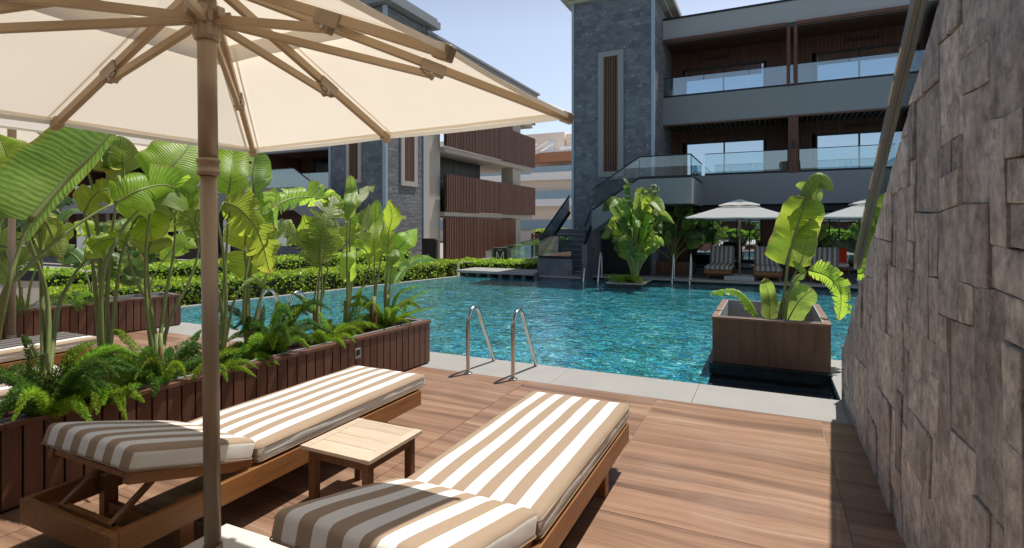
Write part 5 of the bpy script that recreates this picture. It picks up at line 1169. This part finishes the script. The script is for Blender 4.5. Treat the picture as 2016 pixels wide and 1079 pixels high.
# glass rails
for (z0, z1, x0) in ((3.322, 4.05, -2.0), (6.102, 6.78, XL + .25)):
    xs_ = [x0]; 
    while xs_[-1] < XR - 1.5: xs_.append(xs_[-1] + 1.42)
    for a, b_ in zip(xs_, xs_[1:]):
        if z0 < 4 and a < .55 < b_: b_ = .53
        if z0 < 4 and a < .84 and b_ > .84 and a > .5: a = .86
        part('glass_panel', 'rail_glass', rb, ((a + .008, YF + .06, z0), (b_ - .008, YF + .072, z1)))
    part('rail_channel', 'black_metal', rb, ((x0, YF + .03, z0 - .03), (XR, YF + .11, z0 + .07))); part('top_rail', 'black_metal', rb, ((x0, YF + .05, z1), (XR, YF + .082, z1 + .02)))
part('balcony_divider', 'plaster_lilac', rb, ((XL + .02, YF + .3, 6.1), (XL + .3, YB, 8.29)))
# ground floor: dark recess with big glass doors and piers
part('ceiling_band', 'black_metal', rb, ((XL, YF + .3, 2.1), (XR, YF + .36, 2.6)))
for (a, b_) in ((-2.75, -.25), (.95, 3.6), (4.3, 7.2)):
    fr = part('glass_door', 'black_metal', rb, ((a, YB - .02, .02), (a + .05, YB + .06, 2.2)), ((b_ - .05, YB - .02, .02), (b_, YB + .06, 2.2)), ((a + .051, YB - .019, 2.12), (b_ - .051, YB + .06, 2.2)), ((a + .051, YB - .019, .02), (b_ - .051, YB + .06, .09)),
              *[((a + (b_ - a) * f - .02, YB - .018, .091), (a + (b_ - a) * f + .02, YB + .05, 2.119)) for f in (.34, .67)])
    part('pane', 'window_glass', rb, ((a + .052, YB + .02, .09), (b_ - .052, YB + .03, 2.12)), parent=fr)
for (a, b_) in ((XL, -2.76), (-.24, .94), (3.62, 4.28), (7.22, XR)):
    q = MB(); x = a
    while x < b_ - .02: q.box((x, YB - .03, .0), (min(x + .11, b_), YB + .1, 2.59)); x += .12
    q.build('slat_pier', 'facade_dark', rb)
part('threshold', 'stone_tread', rb, ((XL, YB - .05, .012), (XR, YB - .032, .03)))

# tower
part('stone_tower', 'tower_stone', rb, ((-6.06, 17.7, -.4), (-3.44, 17.76, 9.3)), ((-6.06, 17.762, -.4), (-3.42, 23, 9.3)))
q = MB(); q.box((-3.42, 17.78, -.4), (-3.38, 23, 9.3)); q.build('tower_side', 'tower_rough', rb)
part('corner_trim', 'trim_blue', rb, ((-6.14, 17.67, -.4), (-6.062, 17.8, 9.3)), ((-3.44, 17.67, 2.4), (-3.34, 17.779, 9.3)))
part('tower_cap', 'plaster_warm', rb, ((-6.45, 17.35, 9.3), (-2.95, 23.3, 9.46)), ((-6.35, 17.45, 9.461), (-3.05, 23.2, 9.75)), ((-6.25, 17.55, 9.2), (-3.2, 23.1, 9.299)), bevel=.01)
def slit(root, x0, x1, z0, z1, yf, axis='y', fw=.13, pn='frame_grey'):
    def bx_(u0, u1, a, b_, c, d): # u along wall, depth a..b outward negative
        return ((u0, yf + a, c), (u1, yf + b_, d)) if axis == 'y' else ((yf - b_, u0, c), (yf - a, u1, d))
    fr = part('slit_window', pn, root, bx_(x0, x0 + fw, -.06, .02, z0, z1), bx_(x1 - fw, x1, -.06, .02, z0, z1), bx_(x0 + fw + .001, x1 - fw - .001, -.059, .02, z0, z0 + fw * .9), bx_(x0 + fw + .001, x1 - fw - .001, -.059, .02, z1 - fw * .9, z1))
    q = MB(); w = (x1 - x0 - 2 * fw); n = 6
    for k in range(n):
        a = bx_(x0 + fw + k * w / n + .01, x0 + fw + (k + 1) * w / n - .018, -.03, .0, z0 + fw * .9, z1 - fw * .9); q.box(*a)
    q.build('slats', 'facade_slat', fr)
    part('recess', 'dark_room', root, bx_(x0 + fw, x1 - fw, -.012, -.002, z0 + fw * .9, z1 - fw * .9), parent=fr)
slit(rb, -5.2, -4.34, 3.24, 7.42, 17.7, 'y', .19)

# stairs
st = thing('outdoor_staircase', 'two-flight outdoor stair with stone plinth and glass balustrade wrapping the stone tower', 'staircase', (-5, 16.1, 0))
part('plinth', 'plinth_stone', st, ((-6.73, 16.05, -.1), (-5.56, 16.25, .56)))
part('plinth', 'plinth_stone', st, ((-6.73, 16.252, -.1), (-6.6, 17.69, .56)))
q = MB()
q.prism([(16.05, -.1), (16.05, .98), (16.62, 1.5), (17.68, 1.5), (17.68, -.1)], -5.24, -5.08, 'x'); q.build('side_wall', 'plinth_stone', st)
q = MB()
for k in range(9): q.box((-6.598, 16.26 + k * .16, .02), (-5.242, 17.69, .02 + (k + 1) * .165 - .03)); q.box((-6.598, 16.24 + k * .16, .02 + (k + 1) * .165 - .029), (-5.242, 17.69, .02 + (k + 1) * .165))
q.box((-5.556, 16.06, -.1), (-5.242, 16.239, .1))
q.build('steps', 'stone_tread', st, bevel=.006)
q = MB(); q.prism([(-5.10, 1.42), (-5.10, 2.06), (-3.6, 3.03), (-2.06, 3.03), (-2.06, 2.27), (-3.9, 2.27)], 16.6, 16.75, 'y'); q.box((-2.2, 16.751, 2.27), (-2.06, 19.49, 3.03)); q.box((-3.4, 16.752, 2.28), (-2.201, 19.48, 2.75))
q.prism([(-5.08, 1.45), (-5.08, 1.6), (-3.9, 2.45), (-3.9, 2.30)], 16.751, 17.66, 'y')
q.build('stringer', 'plaster_grey', st)
part('recess', 'dark_room', st, ((-5.0, 17.55, .03), (-3.45, 17.66, 1.44)), ((-3.9, 17.551, 1.441), (-3.45, 17.66, 2.26)))  # near-black boxes painting in the darkness of the shade below the upper flight
def rail3(name, pts0, h, x=True, mat='rail_glass'):
    """glass with channel and handrail following pts0 (list of 3D points), h tall"""
    for a, b_ in zip(pts0, pts0[1:]):
        a, b_ = V(a), V(b_); d = (b_ - a); dh = V((d.x, d.y, 0)).normalized(); nn = V((-dh.y, dh.x, 0)) * .006
        q = MB(); c = [a + dh * .01, b_ - dh * .01, b_ - dh * .01 + V((0, 0, h)), a + dh * .01 + V((0, 0, h))]
        q.poly([p + nn for p in c]); q.poly([p - nn for p in c][::-1])
        for i in range(4): q.poly([c[i] + nn, c[(i + 1) % 4] + nn, c[(i + 1) % 4] - nn, c[i] - nn])
        q.build('glass_panel', mat, st)
        q = MB(); q.beam(a + V((0, 0, .02)), b_ + V((0, 0, .02)), .07, .1); q.build('rail_channel', 'black_metal', st)
        q = MB(); q.beam(a + V((0, 0, h)), b_ + V((0, 0, h)), .035, .035); q.build('handrail', 'black_metal', st)
rail3('', [(-5.6, 16.1, .58), (-6.70, 16.1, .58)], .72)
rail3('', [(-6.70, 16.12, .58), (-6.2, 17.62, 2.05)], .6, mat='near_glass')
rail3('', [(-5.16, 16.1, 1.03), (-5.13, 16.64, 1.55)], .55, mat='near_glass')
rail3('', [(-5.08, 16.66, 2.08), (-3.6, 16.66, 3.04), (-2.1, 16.66, 3.04)], .68, mat='near_glass')
rail3('', [(-2.1, 16.67, 3.04), (-2.1, 19.5, 3.04)], .68)
for k in range(9): part('nosing', 'plaster_lilac', st, ((-6.597, 16.236 + k * .16, .02 + (k + 1) * .165 - .02), (-5.243, 16.2395 + k * .16, .02 + (k + 1) * .165 - .002)))

# ------------------------------------------------------------------ left resort wing
lb = thing('added_wing', 'resort wing on the left with brown slatted balconies and warm grey plaster pier', 'building', (-13.5, 21, -.46))
part('stone_tower', 'tower_stone', lb, ((-16.3, 16.9, -.46), (-13.56, 16.96, 10.2))); 
q = MB(); q.box((-16.3, 16.962, -.46), (-13.5, 19.5, 10.2)); q.build('tower_side', 'tower_rough', lb)
part('corner_trim', 'trim_blue', lb, ((-16.4, 16.87, -.46), (-16.301, 17.0, 10.2)), ((-13.6, 16.84, -.46), (-13.44, 16.961, 10.2)), ((-13.53, 19.42, -.46), (-13.46, 19.5, 10.2)))
part('tower_cap', 'plaster_grey', lb, ((-16.7, 16.6, 10.25), (-13.1, 20.2, 10.55)), ((-16.6, 16.7, 10.551), (-13.2, 20.1, 10.7)))
slit(lb, -15.44, -14.68, 3.33, 7.5, 16.9, 'y', .15, 'plaster_warm')
slit(lb, 17.84, 18.95, 3.25, 7.5, -13.5, 'x', .22, 'plaster_warm')
part('plaster_pier', 'plaster_warm', lb, ((-14.6, 19.5, -.46), (-13.85, 21.3, 9.9)))
part('roof_slab', 'plaster_grey', lb, ((-18, 19.5, 9.6), (-13.3, 31.7, 9.9)), ((-18, 19.4, 9.901), (-13.2, 31.9, 10.02)))
def slat_wall(y0, y1, z0, z1, x=-13.5, mat='facade_slat', step=.15, w=.078, name='slat_screen'):
    q = MB(); y = y0
    while y < y1: q.box((x - .02, y, z0), (x + .04, y + w, z1)); y += step
    q.box((x - .1, y0, z0 + .03), (x - .06, y1, z1 - .03), q.mat(mat) if False else 0); return q.build(name, mat, lb)
def slat_back(y0, y1, z0, z1, x=-13.5): part('screen_backing', 'dark_room', lb, ((x - .16, y0 + .01, z0 + .04), (x - .11, y1 - .01, z1 - .04)))
for (z0, z1) in ((2.28, 4.02), (5.3, 7.15), (8.0, 9.3)):
    slat_wall(21.32, 31.7, z0, z1); slat_back(21.32, 31.7, z0, z1)
slat_wall(21.34, 28.9, -.08, 2.0, -13.55); slat_back(21.34, 28.9, -.08, 2.0, -13.55)
part('end_screen', 'facade_slat', lb, *[((-13.6 - k * .135, 31.66, z0), (-13.52 - k * .135, 31.72, z1)) for k in range(16) for (z0, z1) in ((2.28, 4.02), (5.3, 7.15))])
part('floor_slab', 'plaster_warm', lb, ((-17, 21.3, 2.06), (-13.6, 31.6, 2.26)), ((-17, 21.3, 5.05), (-13.6, 31.6, 5.29)), ((-17, 21.3, 7.8), (-13.6, 31.6, 7.99)))
part('downlight', 'lamp_glow', lb, ((-14.5, 23.0, 5.035), (-14.35, 23.15, 5.049)), ((-14.5, 26.0, 5.035), (-14.35, 26.15, 5.049)))
part('kerb', 'plaster_warm', lb, ((-13.9, 21.3, -.46), (-13.45, 29.2, -.085)))
part('pier', 'plaster_warm', lb, ((-14.5, 29.0, -.46), (-13.75, 30.1, 9.6)))
part('rear_wall', 'dark_room', lb, ((-17.2, 21.2, -.46), (-17, 24.0, 9.6)), ((-17, 21.2, 2.3), (-13.9, 21.32, 9.6)))
q = MB(); y = 21.4
while y < 27: q.box((-14.9, y, 4.0), (-14.86, y + .08, 5.04)); y += .12
q.box((-14.95, 21.4, 2.27), (-14.91, 27, 5.04)); q.build('inner_screen', 'black_metal', lb)
# recessed balconies left of the tower
part('floor_slab', 'plaster_grey', lb, ((-75, 18.6, 2.35), (-16.41, 18.9, 3.3)), ((-75, 18.6, 5.1), (-16.41, 18.9, 6.1)), ((-75, 18.4, 8.0), (-16.41, 18.9, 8.9)), ((-75, 18.901, 2.6), (-16.41, 21, 3.0)), ((-75, 18.901, 5.5), (-16.41, 21, 5.9)))
part('board_wall', 'facade_dark', lb, ((-75, 20.8, -.4), (-16.41, 21, 2.6)), ((-75, 20.8, 3.0), (-16.41, 21, 5.5)), ((-75, 20.8, 5.9), (-16.41, 21, 8.0)))
for i in range(12):
    x = -18.6 - i * 4.4
    for z0 in (0, 3.1, 5.95):
        fr = part('window', 'black_metal', lb, ((x - 2.6, 20.74, z0), (x - 2.52, 20.79, z0 + 2)), ((x - 1.3, 20.745, z0), (x - 1.24, 20.79, z0 + 2)), ((x - .08, 20.74, z0), (x, 20.79, z0 + 2)), ((x - 2.519, 20.741, z0 + 1.93), (x - .081, 20.79, z0 + 2)))
        part('pane', 'window_glass', lb, ((x - 2.5, 20.76, z0 + .02), (x - 1.301, 20.77, z0 + 1.92)), ((x - 1.239, 20.762, z0 + .02), (x - .082, 20.772, z0 + 1.92)), parent=fr)
    part('pier', 'facade_slat', lb, ((x + .5, 18.7, 3.301), (x + .9, 20.79, 5.09)), ((x + .5, 18.7, -.4), (x + .9, 19.1, 2.34)))
part('glass_panel', 'rail_glass', lb, *[((-17.9 - i * 1.5 - 1.48, 18.65, 3.3), (-17.9 - i * 1.5, 18.662, 4.05)) for i in range(14)])
part('handrail', 'black_metal', lb, ((-75, 18.64, 4.051), (-17.9, 18.675, 4.075)))
# descending stair of the left wing
ls = thing('outdoor_staircase', 'stair descending from the left wing balcony, with glass balustrade and dark handrail', 'staircase', (-17, 16.4, 0))
q = MB(); q.prism([(-19.5, 2.3), (-19.5, 3.2), (-17.6, 3.2), (-14.2, 1.1), (-14.2, .3), (-17.6, 2.3)], 16.1, 16.25, 'y'); q.build('stringer', 'plaster_grey', ls)
q = MB(); q.prism([(-19.5, 3.21), (-19.5, 3.95), (-17.6, 3.95), (-14.2, 1.85), (-14.2, 1.11), (-17.6, 3.21)], 16.15, 16.162, 'y'); q.build('glass_panel', 'rail_glass', ls)
q = MB(); q.beam((-19.5, 16.155, 3.97), (-17.6, 16.155, 3.97), .04, .04); q.beam((-17.58, 16.155, 3.965), (-14.2, 16.155, 1.87), .04, .04); q.build('handrail', 'black_metal', ls)
part('plinth', 'tower_rough', ls, ((-19, 16.1, -.46), (-16.2, 16.7, .75)))

# ------------------------------------------------------------------ sign, ramp, fence, bin, low wall
sg = thing('entrance_sign', 'dark bronze block sign with a large white letter M, behind the far coping slab', 'sign', (-9.55, 19.0, -.4), (0, 0, math.radians(20)))
q = LB(sg); q.box((-.26, -.1, 0), (.26, .1, 1.14)); q.build('panel', 'bronze_dark', bevel=.006)
q = LB(sg); q.box((-.35, -.02, 0), (-.262, .08, 1.1)); q.box((.262, -.02, 0), (.42, .08, 1.09)); q.box((-.27, -.11, 1.141), (.27, .11, 1.16)); q.build('frame', 'rail_metal', bevel=.004)
q = LB(sg)
zb_, zt_ = .68, 1.0; hw = .13
pts = [((-hw, zb_), (-hw, zt_)), ((hw, zb_), (hw, zt_))]
for (a, c) in pts: q.box((a[0] - .013, -.108, a[1]), (a[0] + .013, -.102, c[1]))
q.beam((-hw + .004, -.105, zt_ - .01), (0, -.105, zb_ + .02), .006, .03, 0, (0, -1, 0)) if False else None
for s_ in (-1, 1): q.prism([(s_ * (hw - .013), zt_), (s_ * (hw + .013), zt_), (s_ * .014, zb_ + .0), (-s_ * .012, zb_ + .0)], -.109, -.1025, 'y')
q.build('lettering', 'white_paint')
wq = WORLD[sg.name]
letter(sg, 'BLOCK', wq @ V((0, -.103, 1.065)), .06, 'white_paint', math.radians(20), .002)
letter(sg, 'A', wq @ V((0, -.103, .57)), .05, 'white_paint', math.radians(20), .002) if False else None
bn = thing('notice_box', 'dark bronze box with a round white symbol, in front of the plaster pier', 'box', (-12.9, 19.0, -.4))
part('panel', 'bronze_dark', bn, ((-13.2, 18.95, .25), (-12.62, 19.15, 1.08)), bevel=.005)
part('leg', 'bronze_dark', bn, ((-13.24, 18.98, -.4), (-13.201, 19.12, 1.06))); part('leg', 'bronze_dark', bn, ((-12.619, 18.98, -.4), (-12.52, 19.12, 1.02)))
part('lower_panel', 'plaster_warm', bn, ((-13.19, 18.97, -.4), (-12.63, 19.1, .249)))
q = MB()
for k in range(16):
    if k in (3,): continue
    a = k * PI / 8; a2 = (k + 1) * PI / 8; c = V((-12.93, 18.944, .38)); q.beam(c + V((math.cos(a), 0, math.sin(a))) * .045, c + V((math.cos(a2), 0, math.sin(a2))) * .045, .004, .014)
q.build('symbol', 'white_paint', bn)
rp = thing('access_ramp', 'pale access ramp with a glass balustrade rising behind the M sign', 'ramp', (-9, 22, -.4))
q = MB(); q.prism([(-11.6, -.4), (-11.6, -.38), (-7.3, .62), (-7.3, -.4)], 20.5, 22.5, 'y'); q.build('side_wall', 'plaster_warm', rp)
q = MB(); q.prism([(-11.6, -.37), (-11.6, -.34), (-7.3, .66), (-7.3, .625)], 20.45, 22.55, 'y'); q.build('surface', 'hotel_white', rp)
for y in (20.5, 22.5):
    q = MB(); q.prism([(-11.0, -.19), (-11.0, .5), (-7.4, 1.33), (-7.4, .65)], y, y + .012, 'y'); q.build('glass_panel', 'rail_glass', rp)
    q = MB(); q.beam((-11.0, y, .52), (-7.4, y, 1.36), .04, .04); q.build('handrail', 'rail_metal', rp)
fe = thing('fence', 'dark vertical slat fence with plants behind it, beyond the ramp', 'fence', (-11, 30, -.46))
q = MB()
for k in range(26): q.box((-13.0 + k * .24, 30, -.4), (-12.86 + k * .24, 30.04, 1.15))
q.box((-13, 30.041, .95), (-6.8, 30.08, 1.05)); q.build('slats', 'facade_dark', fe)
hedge('loose shrubs behind the dark slat fence', (-13, 31), (-6.5, 31), 1.2, 1.35, 9, -.46, 200, ls=.14)
lw = thing('parapet_wall', 'low pale parapet wall with black capping, behind the far trough', 'wall', (-11.8, 5, -.4))
q = MB(); q.prism([(1.0, -.4), (1.0, 1.25), (4.2, .72), (5.1, .62), (5.1, -.4)], -11.9, -11.7, 'x'); q.build('panel', 'plaster_warm', lw)
q = MB(); q.prism([(1.0, 1.251), (1.0, 1.42), (4.2, .89), (5.1, .8), (5.1, .621), (4.2, .721)], -11.92, -11.68, 'x'); q.build('capping', 'black_metal', lw)

# ------------------------------------------------------------------ pale hotel in the distance
ht = thing('hotel_building', 'pale beige stepped hotel with white balconies far behind, between the two wings', 'building', (-22, 60, 0))
part('storey_wall', 'hotel_beige', ht, ((-60, 60, -.4), (-8, 75, 8.7)), ((-30, 62, 8.7), (-8, 75, 12.4)), ((-75, 61.5, 8.7), (-22.3, 75, 12.95)))
part('upper_recess', 'hotel_beige', ht, ((-22.2, 61.8, 11.2), (-8, 62, 12.7)))
part('balcony_band', 'hotel_white', ht, ((-60, 58.9, 7.0), (-8, 60, 7.75)), ((-60, 58.6, 3.9), (-8, 60, 4.75)), ((-25.5, 58.8, 7.751), (-8, 58.95, 7.9)))
part('glass_band', 'band_blue', ht, ((-60, 58.95, 7.76), (-8, 58.98, 8.6)), ((-60, 58.65, 4.76), (-8, 58.68, 5.7)), ((-60, 59.6, 1.2), (-8, 59.63, 2.3)))
part('terrace_parapet', 'hotel_brown', ht, ((-24.5, 58.9, 9.1), (-8, 59.6, 10.2)), ((-27, 59.6, 9.1), (-24.51, 60.2, 10.3)))
part('terrace_top', 'hotel_white', ht, ((-25.5, 59.0, 10.201), (-8, 60.8, 10.42)), ((-22.2, 59.5, 10.421), (-8, 61, 10.9)))
part('door', 'white_paint', ht, ((-24.7, 61.42, 10.5), (-23.5, 61.49, 12.0)))
q = MB()
for (a, c) in (((-27.3, 9.8), (-25.4, 11.6)), ((-25.9, 10.0), (-24.0, 11.8)), ((-25.2, 9.8), (-23.4, 11.4))): q.beam((a[0], 58.5, a[1]), (c[0], 60.6, c[1]), .09, .12)
q.build('stair_rail', 'hotel_white', ht)
q = MB()
for z in (10.9, 11.15, 11.4): q.box((-22, 60.9, z), (-8, 60.93, z + .05))
for k in range(12): q.box((-22 + k, 60.9, 10.9), (-21.95 + k, 60.93, 11.45))
q.build('balcony_railing', 'liner', ht)
part('stair_column', 'hotel_white', ht, ((-28.2, 58.6, 7.6), (-27.3, 59.2, 10.6)))
# lounge chairs under the right wing
ac = thing('lounge_chair', 'red cushioned lounge chair under the right wing, behind the far loungers', 'chair', (1.95, 20.5, .012))
def lchair(t):
    q = LB(t); q.box((-.36, -.3, .2), (.36, .34, .26)); 
    for sx in (-1, 1):
        for sy in (-1, 1): q.box((sx * .36, sy * .3, 0), (sx * .32, sy * .26, .2))
    q.build('frame', 'teak', bevel=.004)
    q = LB(t); q.box((-.34, -.3, .262), (.34, .3, .38)); q.build('seat', 'hotel_beige', bevel=.02)
    q = LB(t); q.box((-.34, .18, .382), (.34, .33, .85)); q.build('backrest', 'red_cushion', bevel=.03)
lchair(ac); dup(ac, (2.95, 20.4, .012), -.3, 'red cushioned lounge chair under the right wing, nearer the glass balustrade')

reflected_wing = thing('added_wing', 'added unseen wing behind the camera, darkening what the glass across the pool reflects', 'building', (-4, -11, -.46))  # wing added out of view so low reflections in the glass turn dark
part('wall', 'facade_dark', reflected_wing, ((-32, -13, -.46), (20, -11.4, 5.4)))
part('floor_slab', 'plaster_grey', reflected_wing, ((-32, -11.4, 2.5), (20, -9.6, 3.3)), ((-32, -11.4, 5.4), (20, -9.6, 6.2)))
for i, (x, y, h) in enumerate([(-24, 9, 5.5), (-27, 11.5, 6.5), (-30, 8, 6), (-22, 12.5, 4.2)]):
    giant_plant('palm_like_tree', ['dark feathery tree at the left frame edge in front of the left wing', 'taller dark tree behind the one at the left frame edge', 'dark leafy tree far left behind the others', 'shorter dark tree by the left wing stair'][i], 'dark trees by the left wing', (x, y, -.4), 26, h * .62, 2.2, 700 + i, ('leaf_dark',), .3, fine=False)
hedge('added unseen hedge behind the camera, for the glass to reflect', (-26, -7.5), (16, -7.5), 1.6, 1.3, 21, -.46, 90, None, .16)  # hedge added out of view as green for the glass to reflect
for i in range(7): giant_plant('bird_of_paradise_plant', ['first', 'second', 'third', 'fourth', 'fifth', 'sixth', 'seventh'][i] + ' added unseen clump from the left, behind the camera for the glass to reflect', 'added unseen plants for the glass to reflect', (-15 + i * 3.6, -6.2 + (i % 2) * .5, -.3), 12, 3.2, 1.4, 500 + i, ('leaf', 'leaf_dark'), .3, fine=False)  # clumps added out of view, only to show up in the glass reflections
# ------------------------------------------------------------------ light, sky, camera
w = bpy.data.worlds.new('World'); sc.world = w; w.use_nodes = True; nt = w.node_tree; nt.nodes.clear()
sky = nt.nodes.new('ShaderNodeTexSky'); sky.sky_type = 'NISHITA'; sky.sun_disc = False
sdir = V((.165, .375, 1.0)).normalized()
sky.sun_elevation = math.asin(sdir.z); sky.sun_rotation = math.atan2(sdir.x, sdir.y); sky.air_density = 1.0; sky.dust_density = 1.6; sky.ozone_density = 1.2
bg = nt.nodes.new('ShaderNodeBackground'); bg.inputs[1].default_value = .15; ou = nt.nodes.new('ShaderNodeOutputWorld')
hs = nt.nodes.new('ShaderNodeHueSaturation'); hs.inputs['Saturation'].default_value = .72; hs.inputs['Value'].default_value = 1.18
tc = nt.nodes.new('ShaderNodeTexCoord'); sx = nt.nodes.new('ShaderNodeSeparateXYZ'); cr = nt.nodes.new('ShaderNodeValToRGB')
cr.color_ramp.elements[0].position = .0; cr.color_ramp.elements[0].color = (1, 1, 1, 1); cr.color_ramp.elements[1].position = .85; cr.color_ramp.elements[1].color = (.15, .155, .185, 1)
e = cr.color_ramp.elements.new(.34); e.color = (.99, .99, 1, 1)
e = cr.color_ramp.elements.new(.6); e.color = (.5, .5, .54, 1)
ml = nt.nodes.new('ShaderNodeMixRGB'); ml.blend_type = 'MULTIPLY'; ml.inputs[0].default_value = 1
nt.links.new(tc.outputs['Generated'], sx.inputs[0]); nt.links.new(sx.outputs[2], cr.inputs[0])
nt.links.new(sky.outputs[0], hs.inputs['Color']); nt.links.new(hs.outputs[0], ml.inputs[1]); nt.links.new(cr.outputs[0], ml.inputs[2]); nt.links.new(ml.outputs[0], bg.inputs[0]); nt.links.new(bg.outputs[0], ou.inputs[0])
sl = bpy.data.lights.new('sun', 'SUN'); sl.energy = 4.9; sl.angle = math.radians(.53); sl.color = (1.0, .955, .89)
so = bpy.data.objects.new('sun', sl); COL.objects.link(so); so.rotation_euler = sdir.to_track_quat('Z', 'Y').to_euler(); so.location = (5, 12, 30)
cam = bpy.data.cameras.new('camera'); co = bpy.data.objects.new('camera', cam); COL.objects.link(co)
co.location = (0, 0, 1.6); co.rotation_euler = (PI / 2, 0, math.radians(25.45)); cam.lens = 1065 / 2016 * 36; cam.sensor_width = 36; cam.shift_y = -94.5 / 2016; cam.clip_start = .05; cam.clip_end = 2000
sc.camera = co
sc.view_settings.view_transform = 'Standard'; sc.view_settings.look = 'None'; sc.view_settings.exposure = 0; sc.view_settings.gamma = 1
sc.cycles.max_bounces = 10; sc.cycles.transparent_max_bounces = 16; sc.cycles.use_denoising = True
sc.cycles.sample_clamp_indirect = 6
